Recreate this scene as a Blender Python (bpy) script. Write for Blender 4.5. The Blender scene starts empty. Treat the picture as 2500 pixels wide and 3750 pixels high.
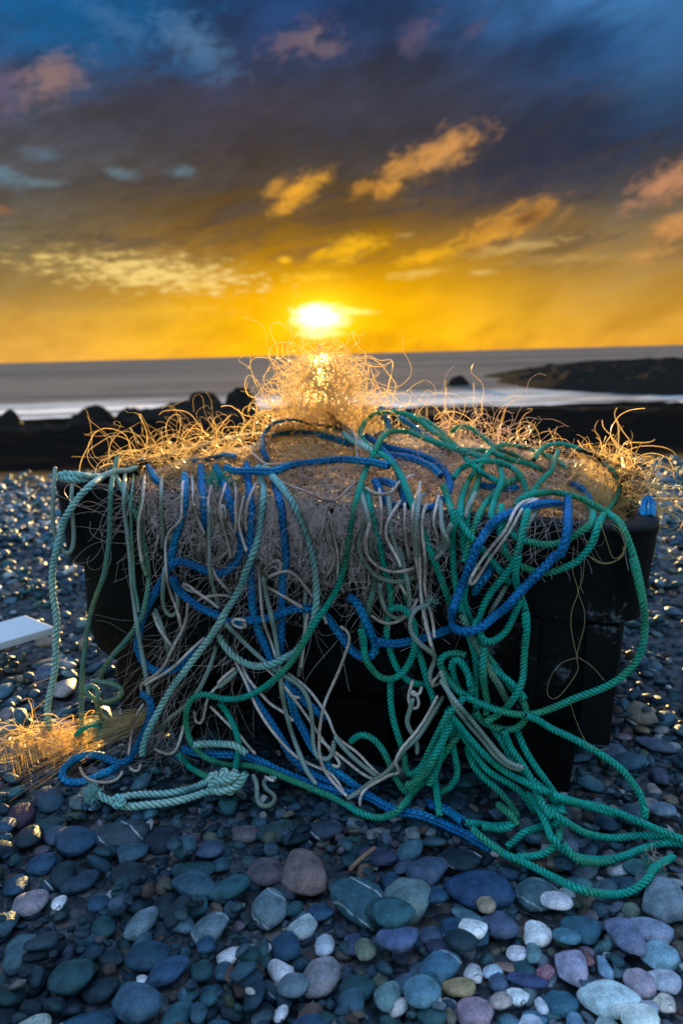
import bpy, math, random
import numpy as np
from mathutils import Vector, Matrix, noise
from mathutils.bvhtree import BVHTree
random.seed(7); rng = np.random.default_rng(7)
scene = bpy.context.scene
COL = scene.collection
def lin(r, g, b):
    f = lambda c: (c/255/12.92 if c/255 <= .04045 else ((c/255+.055)/1.055)**2.4)
    return (f(r), f(g), f(b), 1)

# ------------------------------------------------------------------ camera
FP = 2917.0; CH = .85; PITCH = math.atan(579/FP); ROLL = math.radians(1.56)
_R0 = np.array([1, 0, 0.]); _U0 = np.array([0, math.sin(PITCH), math.cos(PITCH)]); CD = np.array([0, math.cos(PITCH), -math.sin(PITCH)])
CR = math.cos(ROLL)*_R0 - math.sin(ROLL)*_U0
CU = math.sin(ROLL)*_R0 + math.cos(ROLL)*_U0
CC = np.array([0, 0, CH])
def ray(px, py): return (px-1250)/FP*CR + (1875-py)/FP*CU + CD
def proj(P):
    q = np.asarray(P, float)-CC; x = q@CR; y = q@CU; z = q@CD
    z = np.where(np.abs(z) < 1e-6, 1e-6, z)
    return 1250+FP*x/z, 1875-FP*y/z, z
cam = bpy.data.cameras.new('camera'); camo = bpy.data.objects.new('camera', cam); COL.objects.link(camo)
cam.sensor_fit = 'VERTICAL'; cam.sensor_height = 36; cam.sensor_width = 24; cam.lens = 28.0
cam.clip_start = .05; cam.clip_end = 20000
M = Matrix(((CR[0], CU[0], -CD[0], 0), (CR[1], CU[1], -CD[1], 0), (CR[2], CU[2], -CD[2], CH), (0, 0, 0, 1)))
camo.matrix_world = M
cam.dof.use_dof = True; cam.dof.focus_distance = 1.46; cam.dof.aperture_fstop = 3.4
scene.camera = camo
scene.view_settings.view_transform = 'Standard'; scene.view_settings.look = 'None'
scene.view_settings.exposure = 1.9; scene.view_settings.gamma = 1
scene.render.engine = 'CYCLES'
scene.cycles.use_denoising = True
scene.cycles.max_bounces = 6; scene.cycles.transparent_max_bounces = 16

# ------------------------------------------------------------------ sun and sky
_s = ray(1172, 1152); _s = _s/np.linalg.norm(_s)
SUN_EL = math.asin(_s[2]); SUN_AZ = math.atan2(_s[0], _s[1])
sl = bpy.data.lights.new('sun', 'SUN'); slo = bpy.data.objects.new('sun', sl); COL.objects.link(slo)
sl.energy = 5.0; sl.angle = math.radians(.5); sl.color = (1, .68, .25)
slo.rotation_euler = Vector((-_s[0], -_s[1], -_s[2])).to_track_quat('-Z', 'Y').to_euler()
slo.location = (0, 8, 6)

def uv_of(px, py):
    d = ray(px, py); d = d/np.linalg.norm(d)
    return math.degrees(math.atan2(d[0], d[1])), math.degrees(math.asin(d[2]))
world = bpy.data.worlds.new('World'); scene.world = world; world.use_nodes = True
def sky():
    nt = world.node_tree; nt.nodes.clear(); N = nt.nodes; L = nt.links
    def nd(t, **k):
        n = N.new(t)
        for a, b in k.items(): setattr(n, a, b)
        return n
    def setin(n, i, v):
        if hasattr(v, 'is_output') or isinstance(v, bpy.types.NodeSocket): L.new(v, n.inputs[i])
        elif v is not None: n.inputs[i].default_value = v
    def m(op, a, b=None, c=None, clamp=False):
        n = nd('ShaderNodeMath', operation=op, use_clamp=clamp)
        for i, v in enumerate((a, b, c)): setin(n, i, v)
        return n.outputs[0]
    def mr(v, a, b, c=0, d=1, smooth=True):
        n = nd('ShaderNodeMapRange', interpolation_type='SMOOTHSTEP' if smooth else 'LINEAR')
        setin(n, 0, v); n.inputs[1].default_value = a; n.inputs[2].default_value = b; n.inputs[3].default_value = c; n.inputs[4].default_value = d
        return n.outputs[0]
    def mix(f, a, b, mode='MIX'):
        n = nd('ShaderNodeMix', data_type='RGBA', blend_type=mode)
        setin(n, 0, f); setin(n, 6, a); setin(n, 7, b); return n.outputs[2]
    def noise_(vec, scale, detail=5, rough=.55, dist=0):
        n = nd('ShaderNodeTexNoise'); L.new(vec, n.inputs['Vector']); n.inputs['Scale'].default_value = scale
        n.inputs['Detail'].default_value = detail; n.inputs['Roughness'].default_value = rough; n.inputs['Distortion'].default_value = dist
        return n.outputs[0]
    tc = nd('ShaderNodeTexCoord'); sp = nd('ShaderNodeSeparateXYZ'); L.new(tc.outputs['Generated'], sp.inputs[0])
    x, y, z = sp.outputs
    u = m('MULTIPLY', m('ARCTAN2', x, y), 57.2958); v = m('MULTIPLY', m('ARCSINE', z), 57.2958)
    cb = nd('ShaderNodeCombineXYZ'); L.new(u, cb.inputs[0]); L.new(v, cb.inputs[1]); uv = cb.outputs[0]
    def mapping(loc, rot, sc):
        n = nd('ShaderNodeMapping', vector_type='TEXTURE'); L.new(uv, n.inputs[0])
        n.inputs[1].default_value = (loc[0], loc[1], 0); n.inputs[2].default_value = (0, 0, rot); n.inputs[3].default_value = (sc[0], sc[1], 1)
        return n.outputs[0]
    nA = noise_(mapping((0, 0), .25, (6, 2.6)), 1.0, 5, .55, .3)      # soft streaks
    nB = noise_(mapping((3, 7), .25, (1.5, .75)), 1.0, 9, .66, .5)       # ragged cloud edges
    nC = noise_(mapping((9, 2), .05, (1.1, .33)), 1.0, 4, .6, 0)      # fine ripples
    vv = m('ADD', v, m('MULTIPLY', m('SUBTRACT', nA, .5), 5.0))
    def ramp(val, stops, vmax=40.0):
        n = nd('ShaderNodeValToRGB'); L.new(m('DIVIDE', val, vmax), n.inputs[0]); cr = n.color_ramp
        while len(cr.elements) > 1: cr.elements.remove(cr.elements[-1])
        for i, (p, c) in enumerate(stops):
            e = cr.elements[0] if i == 0 else cr.elements.new(p/vmax)
            e.position = p/vmax; e.color = lin(*c)
        return n.outputs[0]
    mid = ramp(vv, [(0, (230, 160, 14)), (1.5, (246, 182, 6)), (4, (226, 162, 4)), (6.5, (168, 118, 16)), (9, (112, 82, 36)), (11.5, (80, 68, 54)), (14, (66, 60, 62)), (17, (56, 58, 74)), (20, (42, 60, 96)), (24, (28, 66, 116)), (38, (30, 80, 140))])
    lef = ramp(vv, [(0, (234, 172, 72)), (2, (214, 158, 66)), (4.5, (160, 128, 70)), (7, (128, 112, 76)), (9.5, (98, 90, 78)), (12, (82, 82, 84)), (15, (70, 74, 90)), (18, (42, 78, 118)), (24, (14, 92, 150)), (38, (30, 90, 150))])
    rig = ramp(vv, [(0, (226, 160, 50)), (2, (206, 150, 52)), (4.5, (176, 134, 62)), (7, (140, 112, 70)), (9.5, (84, 80, 76)), (12, (54, 58, 70)), (15, (40, 58, 86)), (18, (34, 70, 114)), (21, (60, 112, 164)), (24, (80, 130, 184)), (38, (40, 100, 160))])
    su, sv = math.degrees(SUN_AZ), math.degrees(SUN_EL)
    du = m('SUBTRACT', u, su)
    c = mix(mr(du, -3, -22), mid, lef); c = mix(mr(du, 4, 22), c, rig)
    nD = noise_(mapping((1, 4), .18, (9, 1.7)), 1.0, 7, .6, .4); nE = noise_(mapping((5, 2), .3, (2.6, 1.1)), 1.0, 8, .62, .6)
    band = m('MULTIPLY', mr(v, 3.5, 8), mr(v, 19, 13)); dark = m('MULTIPLY', m('MULTIPLY', mr(nD, .44, .62), band), .55)
    c = mix(dark, c, lin(70, 62, 62)); shade = mr(nA, .3, .72, .80, 1.24); c = mix(1.0, c, shade, 'MULTIPLY'); c = mix(mr(v, 4, 12, .08, .55), c, mix(1.0, c, mr(nE, .3, .7, .84, 1.18), 'MULTIPLY'))
    def blob(px, py, rx, ry, ang, col, s=1.0, k=1.2, nz=nB, e0=1.25, e1=-.05):
        nonlocal c
        cu, cv = uv_of(px, py)
        vec = mapping((cu, cv), math.radians(ang), (rx/51, ry/51))
        ln = nd('ShaderNodeVectorMath', operation='LENGTH'); L.new(vec, ln.inputs[0])
        r = m('ADD', ln.outputs['Value'], m('MULTIPLY', m('SUBTRACT', nz, .5), k*1.75))
        f = m('MULTIPLY', mr(r, e0, e1), s)
        c = mix(f, c, lin(*col) if len(col) == 3 else col)
    # broad patches
    blob(350, 60, 420, 150, 5, (14, 96, 150), .6); blob(720, 170, 160, 75, -32, (84, 122, 160), .75, 1.6); blob(430, 90, 150, 50, -25, (70, 112, 156), .5, 1.6)
    blob(690, 250, 130, 50, 0, (44, 92, 140), .5, 1.6); blob(850, 420, 500, 130, 0, (72, 64, 78), .45)
    blob(2440, 110, 200, 320, 0, (66, 118, 172), .55, .8); blob(2000, 560, 560, 190, 12, (36, 48, 76), .6); blob(1500, 420, 500, 160, 8, (56, 58, 76), .4)
    blob(20, 640, 90, 34, -20, (100, 134, 152), .6, 1.4); blob(155, 672, 90, 16, 3, (110, 134, 142), .5, 1.2)
    blob(450, 636, 70, 24, -5, (112, 144, 160), .5, 1.3); blob(665, 630, 56, 26, 0, (108, 140, 156), .5, 1.3); blob(155, 566, 70, 30, 0, (100, 130, 150), .4, 1.3)
    # pink and orange clouds
    blob(190, 290, 135, 66, 22, (150, 118, 110), .75, 1.6); blob(20, 330, 80, 90, 0, (112, 96, 120), .6, 1.6)
    blob(1090, 140, 130, 42, 18, (126, 104, 112), .65, 2.0); blob(1195, 180, 90, 40, 0, (122, 104, 116), .6, 1.8); blob(1535, 118, 90, 50, 25, (98, 88, 114), .6, 2.0); blob(1730, 112, 60, 26, 25, (92, 84, 110), .5, 1.6)
    blob(1095, 705, 125, 46, 32, (238, 168, 50), 1, 1.3); blob(1010, 690, 62, 32, 40, (196, 138, 58), .85, 1.4)
    blob(1610, 560, 175, 62, 20, (212, 150, 82), .95, 1.5); blob(1470, 620, 140, 44, 24, (196, 138, 66), .85, 1.8); blob(1345, 690, 90, 28, 15, (186, 128, 50), .7, 1.8); blob(1425, 695, 60, 25, 20, (224, 156, 58), .8, 1.4)
    blob(1860, 815, 190, 58, 20, (206, 142, 54), .95, 1.6); blob(1925, 800, 66, 34, 20, (112, 74, 44), .9, 1.2); blob(1800, 870, 130, 18, 12, (232, 166, 60), .7, 1.2); blob(2060, 790, 65, 18, 42, (150, 112, 70), .7, 1.5)
    blob(1270, 915, 150, 44, 14, (248, 184, 24), .95, 1.4); blob(1570, 938, 125, 34, 10, (240, 174, 30), .95, 1.4); blob(1750, 870, 110, 26, 8, (206, 146, 44), .7, 1.8)
    blob(2450, 665, 150, 62, 24, (190, 134, 96), .95, 1.5); blob(2480, 825, 105, 44, 14, (206, 144, 82), .95, 1.4); blob(2370, 935, 85, 30, 12, (204, 146, 78), .85, 1.5)
    blob(1042, 952, 30, 17, 0, (250, 190, 40), .9, .8); blob(10, 768, 40, 18, 0, (150, 100, 70), .7, 1)
    blob(1900, 905, 220, 22, 6, (212, 176, 104), .6, 1.6, nC); blob(1530, 1000, 110, 20, 4, (230, 188, 92), .7, 1.5, nC); blob(1760, 998, 60, 12, 0, (232, 190, 110), .6, 1.2, nC); blob(1480, 862, 40, 12, 0, (190, 160, 96), .5, 1, nC)
    blob(1130, 1015, 150, 18, 0, (250, 200, 50), .5, 1.6, nC); blob(2100, 950, 260, 20, 0, (196, 160, 92), .45, 1.6, nC)
    blob(520, 985, 420, 74, -4, (196, 164, 92), .75, 1.6, nC); blob(560, 1005, 330, 50, -5, (240, 206, 122), .95, 2.6, nC); blob(740, 1045, 90, 16, 0, (246, 208, 116), .8, 1.2, nC)
    blob(420, 1150, 420, 40, 0, (232, 176, 62), .5, 2.0, nC); blob(660, 1130, 160, 24, 4, (240, 184, 50), .5, 1.6, nC); blob(250, 1120, 300, 36, 2, (176, 140, 70), .4, 1.6, nC)
    # glow round the sun behind thin cloud
    def glow(px, py, rx, ry, col, s, p):
        nonlocal c
        cu, cv = uv_of(px, py)
        ln = nd('ShaderNodeVectorMath', operation='LENGTH'); L.new(mapping((cu, cv), 0, (rx/51, ry/51)), ln.inputs[0])
        f = m('MULTIPLY', m('POWER', m('MAXIMUM', m('SUBTRACT', 1.0, ln.outputs['Value']), 0.0), p), s)
        c = mix(f, c, col, 'ADD')
    glow(1172, 1150, 1000, 420, (.62, .28, .0, 1), .5, 2.2)
    glow(1172, 1150, 300, 220, (1.2, .75, .03, 1), .7, 2.6)
    blob(1172, 1160, 122, 66, -4, (3.4, 2.6, 1.7, 1), 1, .7, nB, 1.0, 0); blob(1265, 1140, 120, 18, -2, (2, 1.4, .4, 1), .7, .8, nC, 1.1, 0); blob(1165, 1222, 80, 24, 0, (3, 2, .8, 1), .6, .9, nC)
    # clear evening sky overhead and behind the camera
    ns = nd('ShaderNodeTexSky', sky_type='NISHITA'); ns.sun_disc = False; ns.sun_elevation = SUN_EL; ns.sun_rotation = SUN_AZ
    bg1 = nd('ShaderNodeBackground'); L.new(c, bg1.inputs[0]); bg1.inputs[1].default_value = .285
    up = mix(1.0, mix(1.0, ns.outputs[0], (.55, .85, 1.1, 1), 'MULTIPLY'), mix(mr(v, 14, 78), (.08, .14, .26, 1), (1.45, 2.05, 3.2, 1)), 'ADD')
    bg2 = nd('ShaderNodeBackground'); L.new(up, bg2.inputs[0]); bg2.inputs[1].default_value = SKYS
    hi = m('MAXIMUM', mr(v, 23, 50), mr(m('ABSOLUTE', du), 40, 75))
    ms = nd('ShaderNodeMixShader'); L.new(hi, ms.inputs[0]); L.new(bg1.outputs[0], ms.inputs[1]); L.new(bg2.outputs[0], ms.inputs[2])
    out = nd('ShaderNodeOutputWorld'); L.new(ms.outputs[0], out.inputs[0])
    world.cycles.sampling_method = 'MANUAL'; world.cycles.sample_map_resolution = 512
SKYS = .12
sky()

# ------------------------------------------------------------------ helpers
def mesh_obj(name, V, F, mat=None, parent=None, col=None, uv=None, smooth=True, attrs=None):
    """V (n,3); F list of arrays of faces (each (k,m)); one mesh object"""
    V = np.asarray(V, np.float32); me = bpy.data.meshes.new(name)
    F = [np.asarray(f, np.int32) for f in (F if isinstance(F, list) else [F]) if len(f)]
    me.vertices.add(len(V)); me.vertices.foreach_set('co', V.ravel())
    nl = sum(f.size for f in F); npoly = sum(len(f) for f in F)
    me.loops.add(nl); me.polygons.add(npoly)
    vi = np.concatenate([f.ravel() for f in F]); me.loops.foreach_set('vertex_index', vi)
    st = np.concatenate([[0], np.cumsum(np.concatenate([np.full(len(f), f.shape[1]) for f in F]))[:-1]]).astype(np.int32)
    me.polygons.foreach_set('loop_start', st)
    if uv is not None:
        ul = me.uv_layers.new(name='UVMap'); ul.data.foreach_set('uv', np.asarray(uv, np.float32)[vi].ravel())
    if col is not None:
        ca = me.color_attributes.new('col', 'FLOAT_COLOR', 'POINT'); ca.data.foreach_set('color', np.asarray(col, np.float32).ravel())
    me.update(calc_edges=True)
    me.polygons.foreach_set('use_smooth', np.full(npoly, smooth))
    if mat: me.materials.append(mat)
    o = bpy.data.objects.new(name, me); COL.objects.link(o)
    if parent: o.parent = parent
    return o
def tag(o, label=None, cat=None, group=None, kind=None):
    if label: o['label'] = label
    if cat: o['category'] = cat
    if group: o['group'] = group
    if kind: o['kind'] = kind
    return o
def empty(name, loc=(0, 0, 0)):
    o = bpy.data.objects.new(name, None); COL.objects.link(o); o.location = loc; o.empty_display_size = .1; return o

class Mat:
    def __init__(s, name):
        s.m = bpy.data.materials.new(name); s.m.use_nodes = True; s.nt = s.m.node_tree; s.N = s.nt.nodes; s.L = s.nt.links
        s.p = s.N['Principled BSDF']; s.out = s.N['Material Output']
    def n(s, t, **k):
        x = s.N.new(t)
        for a, b in k.items(): setattr(x, a, b)
        return x
    def put(s, sock, v):
        if isinstance(v, bpy.types.NodeSocket): s.L.new(v, sock)
        else: sock.default_value = v
    def math(s, op, a, b=None):
        x = s.n('ShaderNodeMath', operation=op); s.put(x.inputs[0], a)
        if b is not None: s.put(x.inputs[1], b)
        return x.outputs[0]
    def mr(s, v, a, b, c=0, d=1):
        x = s.n('ShaderNodeMapRange', interpolation_type='SMOOTHSTEP'); s.put(x.inputs[0], v)
        for i, q in enumerate((a, b, c, d)): x.inputs[i+1].default_value = q
        return x.outputs[0]
    def mix(s, f, a, b, mode='MIX'):
        x = s.n('ShaderNodeMix', data_type='RGBA', blend_type=mode); s.put(x.inputs[0], f); s.put(x.inputs[6], a); s.put(x.inputs[7], b); return x.outputs[2]
    def noise(s, scale, detail=4, rough=.5, vec=None, sc3=None):
        if sc3:
            mp = s.n('ShaderNodeMapping'); mp.inputs[3].default_value = sc3
            s.L.new(vec if vec else s.coord(), mp.inputs[0]); vec = mp.outputs[0]
        x = s.n('ShaderNodeTexNoise'); s.L.new(vec if vec else s.coord(), x.inputs[0])
        x.inputs['Scale'].default_value = scale; x.inputs['Detail'].default_value = detail; x.inputs['Roughness'].default_value = rough
        return x.outputs[0]
    def coord(s):
        if not hasattr(s, '_c'): s._c = s.n('ShaderNodeTexCoord').outputs['Object']
        return s._c
    def set(s, k, v): s.put(s.p.inputs[k], v)
    def bump(s, h, strength=.3, dist=.01):
        x = s.n('ShaderNodeBump'); s.put(x.inputs['Height'], h); x.inputs['Strength'].default_value = strength; x.inputs['Distance'].default_value = dist
        s.L.new(x.outputs[0], s.p.inputs['Normal'])
    def attr(s, name='col'):
        return s.n('ShaderNodeAttribute', attribute_name=name)

def matte(m, c, f):
    d = m.n('ShaderNodeBsdfDiffuse'); m.put(d.inputs[0], c); x = m.n('ShaderNodeMixShader'); m.put(x.inputs[0], f)
    m.L.new(m.p.outputs[0], x.inputs[1]); m.L.new(d.outputs[0], x.inputs[2]); m.L.new(x.outputs[0], m.out.inputs[0])
# ------------------------------------------------------------------ ground, sea, reefs
def gz(x, y):
    y = np.asarray(y, float); t = np.maximum(y-2.9, 0)
    return -.05*(t**2/(t+1.2))
def ground():
    xs = np.concatenate([-np.geomspace(60, 3, 60), np.linspace(-2.8, 2.8, 90), np.geomspace(3, 60, 60)])
    ys = np.concatenate([np.linspace(-12, .2, 14), np.linspace(.3, 5, 90), np.geomspace(5.1, 75, 150)])
    X, Y = np.meshgrid(xs, ys); Z = gz(X, Y)-.028
    n1 = np.array([noise.noise(Vector((a*.9, b*.9, 3))) for a, b in zip(X.ravel(), Y.ravel())]).reshape(X.shape)
    n2 = np.array([noise.noise(Vector((a*.25, b*.25, 8))) for a, b in zip(X.ravel(), Y.ravel())]).reshape(X.shape)
    far = np.clip((Y-3.2)/8, 0, 1)
    Z = Z + n1*.07*far + n2*.12*np.clip((Y-7)/14, 0, 1)
    n3 = np.array([noise.fractal(Vector((a*.8, b*1.3, 1)), 1, 2.1, 4) for a, b in zip(X.ravel(), Y.ravel())]).reshape(X.shape)
    Z = Z + n3*.16*np.clip((Y-7)/4, 0, 1)*np.clip((34-Y)/4, 0, 1)
    ny, nx = X.shape; i = np.arange(ny*nx).reshape(ny, nx)
    F = np.stack([i[:-1, :-1], i[:-1, 1:], i[1:, 1:], i[1:, :-1]], -1).reshape(-1, 4)
    m = Mat('beach_gravel')
    sep = m.n('ShaderNodeSeparateXYZ'); m.L.new(m.coord(), sep.inputs[0])
    vo = m.n('ShaderNodeTexVoronoi'); vo.inputs['Scale'].default_value = 34; m.L.new(m.coord(), vo.inputs[0])
    hs = m.n('ShaderNodeSeparateColor'); m.L.new(vo.outputs['Color'], hs.inputs[0])
    c = m.mix(hs.outputs[0], (.008, .011, .016, 1), (.05, .065, .08, 1)); c = m.mix(m.mr(hs.outputs[1], .75, .95), c, (.10, .08, .07, 1))  # gravel kept near black: shade between the stones put into its colour
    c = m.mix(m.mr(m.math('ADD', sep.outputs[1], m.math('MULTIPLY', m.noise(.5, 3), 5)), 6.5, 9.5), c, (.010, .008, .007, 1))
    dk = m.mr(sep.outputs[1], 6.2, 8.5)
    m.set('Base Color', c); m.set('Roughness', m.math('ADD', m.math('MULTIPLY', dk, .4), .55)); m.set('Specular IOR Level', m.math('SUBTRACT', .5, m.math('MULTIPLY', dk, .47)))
    m.bump(m.math('SUBTRACT', 1.0, vo.outputs['Distance']), 1.0, .02)
    matte(m, c, dk)
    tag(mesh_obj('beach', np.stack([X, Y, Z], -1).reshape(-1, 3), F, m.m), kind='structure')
ground()
SEA = -1.62
def sea():
    m = Mat('sea_water')
    m.set('Base Color', (.020, .026, .034, 1)); m.set('Roughness', .3); m.set('IOR', 1.33)
    sep = m.n('ShaderNodeSeparateXYZ'); m.L.new(m.coord(), sep.inputs[0])
    nA = m.noise(1.0, 5, .6, sc3=(.35, 1.1, 1)); nB = m.noise(1.0, 4, .6, sc3=(.05, .22, 1))
    m.bump(m.math('ADD', nA, m.math('MULTIPLY', nB, 3.0)), 1.0, .9)
    # white water in bands parallel to the shore
    nf = m.noise(1.0, 5, .65, sc3=(.12, .75, 1)); nl = m.noise(1.0, 3, .5, sc3=(.03, .12, 1))
    near = m.mr(sep.outputs[1], 56, 40)
    f = m.math('MULTIPLY', m.mr(m.math('ADD', nf, m.math('MULTIPLY', nl, .45)), .60, .74), near)
    m.set('Base Color', m.mix(f, (.10, .088, .088, 1), (.62, .62, .66, 1)))
    m.set('Roughness', m.math('ADD', m.math('MULTIPLY', f, .3), .30)); m.set('Specular IOR Level', .12)
    gl = m.n('ShaderNodeBsdfGlossy'); gl.inputs['Roughness'].default_value = .36; gl.inputs[0].default_value = (1, .8, .5, 1); df = m.n('ShaderNodeBsdfDiffuse'); m.put(df.inputs[0], m.mix(f, m.mix(m.mr(m.math('ADD', m.math('MULTIPLY', nA, .3), m.math('ADD', m.math('MULTIPLY', nB, .3), m.math('MULTIPLY', m.noise(1.0, 4, .6, sc3=(.008, .035, 1)), .4))), .38, .62), (.075, .066, .070, 1), (.24, .195, .165, 1)), (.95, .88, .84, 1)))  # light and dark of the waves painted as streaks into the diffuse colour
    bn = [n for n in m.N if n.type == 'BUMP'][0]; m.L.new(bn.outputs[0], gl.inputs['Normal']); m.L.new(bn.outputs[0], df.inputs['Normal'])
    x_ = m.n('ShaderNodeMixShader'); m.put(x_.inputs[0], m.math('SUBTRACT', .07, m.math('MULTIPLY', f, .05))); m.L.new(df.outputs[0], x_.inputs[1]); m.L.new(gl.outputs[0], x_.inputs[2]); m.L.new(x_.outputs[0], m.out.inputs[0])
    xs = np.concatenate([-np.geomspace(14000, 60, 14), np.linspace(-55, 55, 12), np.geomspace(60, 14000, 14)])
    ys = np.concatenate([np.linspace(24, 100, 14), np.geomspace(110, 15000, 20)])
    X, Y = np.meshgrid(xs, ys); ny, nx = X.shape; i = np.arange(ny*nx).reshape(ny, nx)
    F = np.stack([i[:-1, :-1], i[:-1, 1:], i[1:, 1:], i[1:, :-1]], -1).reshape(-1, 4)
    tag(mesh_obj('sea', np.stack([X, Y, np.full(X.shape, SEA)], -1).reshape(-1, 3), F, m.m), kind='structure')
sea()
rockm = Mat('reef_rock')
_rc = rockm.mix(rockm.noise(2.2, 5, .6), (.008, .007, .006, 1), (.030, .022, .016, 1)); rockm.set('Base Color', _rc); matte(rockm, _rc, .92); rockm.set('Roughness', .6)
rockm.bump(rockm.noise(7, 6, .65), .9, .08)
def reef(name, label, cx, cy, rx, ry, top, base, seed, rough=.35, nx=70, ny=34, yaw=0, power=2.5, cat='reef', group=None):
    """rough rock shelf: a closed lump whose edge sinks below the beach or the water"""
    a = np.linspace(0, 2*np.pi, nx, endpoint=False); r = np.linspace(0, 1, ny)
    V = [(0, 0, top-base)]
    for q in r[1:]:
        for t in a:
            wob = 1+.22*noise.noise(Vector((math.cos(t)*2+seed, math.sin(t)*2, seed)))
            X = math.cos(t)*rx*q*wob; Y = math.sin(t)*ry*q*wob
            h = (1-q**power)
            n_ = noise.fractal(Vector((X*.55+seed*3, Y*.8, seed)), 1.0, 2.1, 5)
            n2 = abs(noise.noise(Vector((X*1.6+seed, Y*1.9, seed*2))))
            z = (top-base)*h*(1+rough*n_) + (top-base)*rough*.6*n2*(1-q**6) - (.35 if q == 1 else 0)
            V.append((X, Y, z))
    V = np.array(V); c, s = math.cos(yaw), math.sin(yaw)
    V = np.stack([V[:, 0]*c-V[:, 1]*s, V[:, 0]*s+V[:, 1]*c, V[:, 2]], -1)
    k = 1+np.arange((ny-1)*nx).reshape(ny-1, nx); kr = np.roll(k, -1, 1)
    tri = np.stack([np.zeros(nx, int), k[0], kr[0]], -1)
    Q = np.stack([k[:-1], k[1:], kr[1:], kr[:-1]], -1).reshape(-1, 4)
    o = mesh_obj(name, V, [tri, Q], rockm.m, smooth=False); o.location = (cx, cy, base)
    return tag(o, label, cat, group)
def Z_at(px, py, y): d = ray(px, py); return CH+d[2]/d[1]*y
def X_at(px, y): d = ray(px, 1400); return d[0]/d[1]*y
reef('rock_reef', 'dark rock ledge behind the left part of the tub, in front of the surf', X_at(690, 27), 27, 3.1, 3.2, Z_at(690, 1492, 27), -1.6, 1.3, .3)
reef('rock_reef', 'low dark rock shelf filling the left edge behind the beach', X_at(110, 19), 19.5, 3.6, 3.0, Z_at(110, 1570, 19.5), -1.25, 4.1, .42)
reef('rock_reef', 'low dark rock shelf right of the net heap, before the bright water', X_at(2000, 21), 21.5, 9.5, 8.0, Z_at(2000, 1525, 21.5), -1.35, 7.7, .20)
reef('rock_reef', 'dark rock shelf in the middle, mostly behind the glowing net', X_at(1150, 22), 22, 5.0, 5.0, Z_at(1150, 1505, 22), -1.4, 9.2, .25)
reef('rock_reef', 'long black reef across the water at the right edge', X_at(2560, 60), 60, 15.5, 25, Z_at(2400, 1322, 60), -1.72, 12.5, .22, 110, 40)
reef('sea_rock', 'small black rock alone in the sea left of the long reef', X_at(1678, 58), 58, 1.0, .9, -1.05, -1.9, 15.5, .3, 30, 14, cat='rock')
for px_, y_, rx_, t_, lb in ((340, 30, 1.0, -1.02, 'small pointed black rock in the surf left of the dark ledge'), (275, 25, .7, -.98, 'small dark rock nearest the left edge group, by the water'), (130, 24, 1.0, -1.0, 'rounded dark rock between surf and the left rock shelf'), (5, 22, .7, -.78, 'dark rock cut by the left edge of the picture'), (745, 31, .9, -.78, 'pointed rock rising on the dark ledge behind the tub'), (880, 30, .8, -.72, 'highest pointed rock of the ledge, left of the glowing net'), (470, 29, .8, -.98, 'square dark rock at the left end of the ledge')):
    reef('shore_rock', lb, X_at(px_, y_), y_, rx_, rx_*.8, t_, -1.75, px_*.13, .45, 40, 18, cat='rock', power=3.2)

# ------------------------------------------------------------------ tub
TC = np.array([.0913, 2.0366, 0]); _y = math.radians(-17.71); _t = math.radians(2.51)
TX = np.array([math.cos(_y)*math.cos(_t), math.sin(_y)*math.cos(_t), -math.sin(_t)])
TY = np.array([-math.sin(_y), math.cos(_y), 0]); TZ = np.cross(TX, TY)
TL, TW, TR, TH = 1.255, 1.107, .09, .571
def T2W(P): P = np.asarray(P, float); return TC + P[..., 0:1]*TX + P[..., 1:2]*TY + P[..., 2:3]*TZ
def rrect(L, W, R, n=8):
    out = []
    for sx, sy, a0 in ((1, -1, -90), (1, 1, 0), (-1, 1, 90), (-1, -1, 180)):
        a = np.radians(a0+90*np.arange(n+1)/n); out.append(np.stack([sx*(L/2-R)+R*np.cos(a), sy*(W/2-R)+R*np.sin(a)], -1))
    return np.concatenate(out)
tubm = Mat('black_plastic')
sc1 = tubm.noise(9, 6, .7); sc2 = tubm.noise(70, 3, .6); sc3_ = tubm.noise(2.6, 3, .5)
wear = tubm.math('MULTIPLY', tubm.mr(sc1, .56, .64), tubm.math('MULTIPLY', tubm.mr(sc2, .40, .60), tubm.mr(sc3_, .46, .56)))
tubm.set('Base Color', tubm.mix(wear, (.0045, .004, .0045, 1), (.14, .14, .165, 1))); tubm.set('Roughness', tubm.mr(sc1, .3, .7, .42, .6)); tubm.set('Specular IOR Level', .14)
tubm.bump(tubm.math('ADD', sc2, tubm.math('MULTIPLY', tubm.noise(26, 5, .7), 2)), .25, .004)
def loft(levels, cap_bottom=False):
    rings = []
    for z, ins, R in levels:
        q = rrect(TL-2*ins, TW-2*ins, max(R, .012)); rings.append(np.concatenate([q, np.full((len(q), 1), z)], 1))
    n = len(rings[0]); V = np.concatenate(rings); k = np.arange(len(rings)*n).reshape(-1, n); kr = np.roll(k, -1, 1)
    F = [np.stack([k[:-1], kr[:-1], kr[1:], k[1:]], -1).reshape(-1, 4)]
    if cap_bottom: V = np.concatenate([V, [[0, 0, levels[-1][0]]]]); F.append(np.stack([k[-1], kr[-1], np.full(n, len(V)-1)], -1))
    return V, F
tub = tag(empty('fish_tub', tuple(TC)), 'big black plastic fish tub overflowing with ropes and nets on the pebbles', 'tub')
def tubpart(name, V, F, smooth=False):
    P = T2W(V)-TC
    o = mesh_obj(name, P, F, tubm.m, tub, smooth=smooth)
    b = o.modifiers.new('bevel', 'BEVEL'); b.width = .004; b.segments = 2; b.limit_method = 'ANGLE'; b.angle_limit = math.radians(40)
    return o
H1 = TH*.682; H3 = TH*.2328
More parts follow.
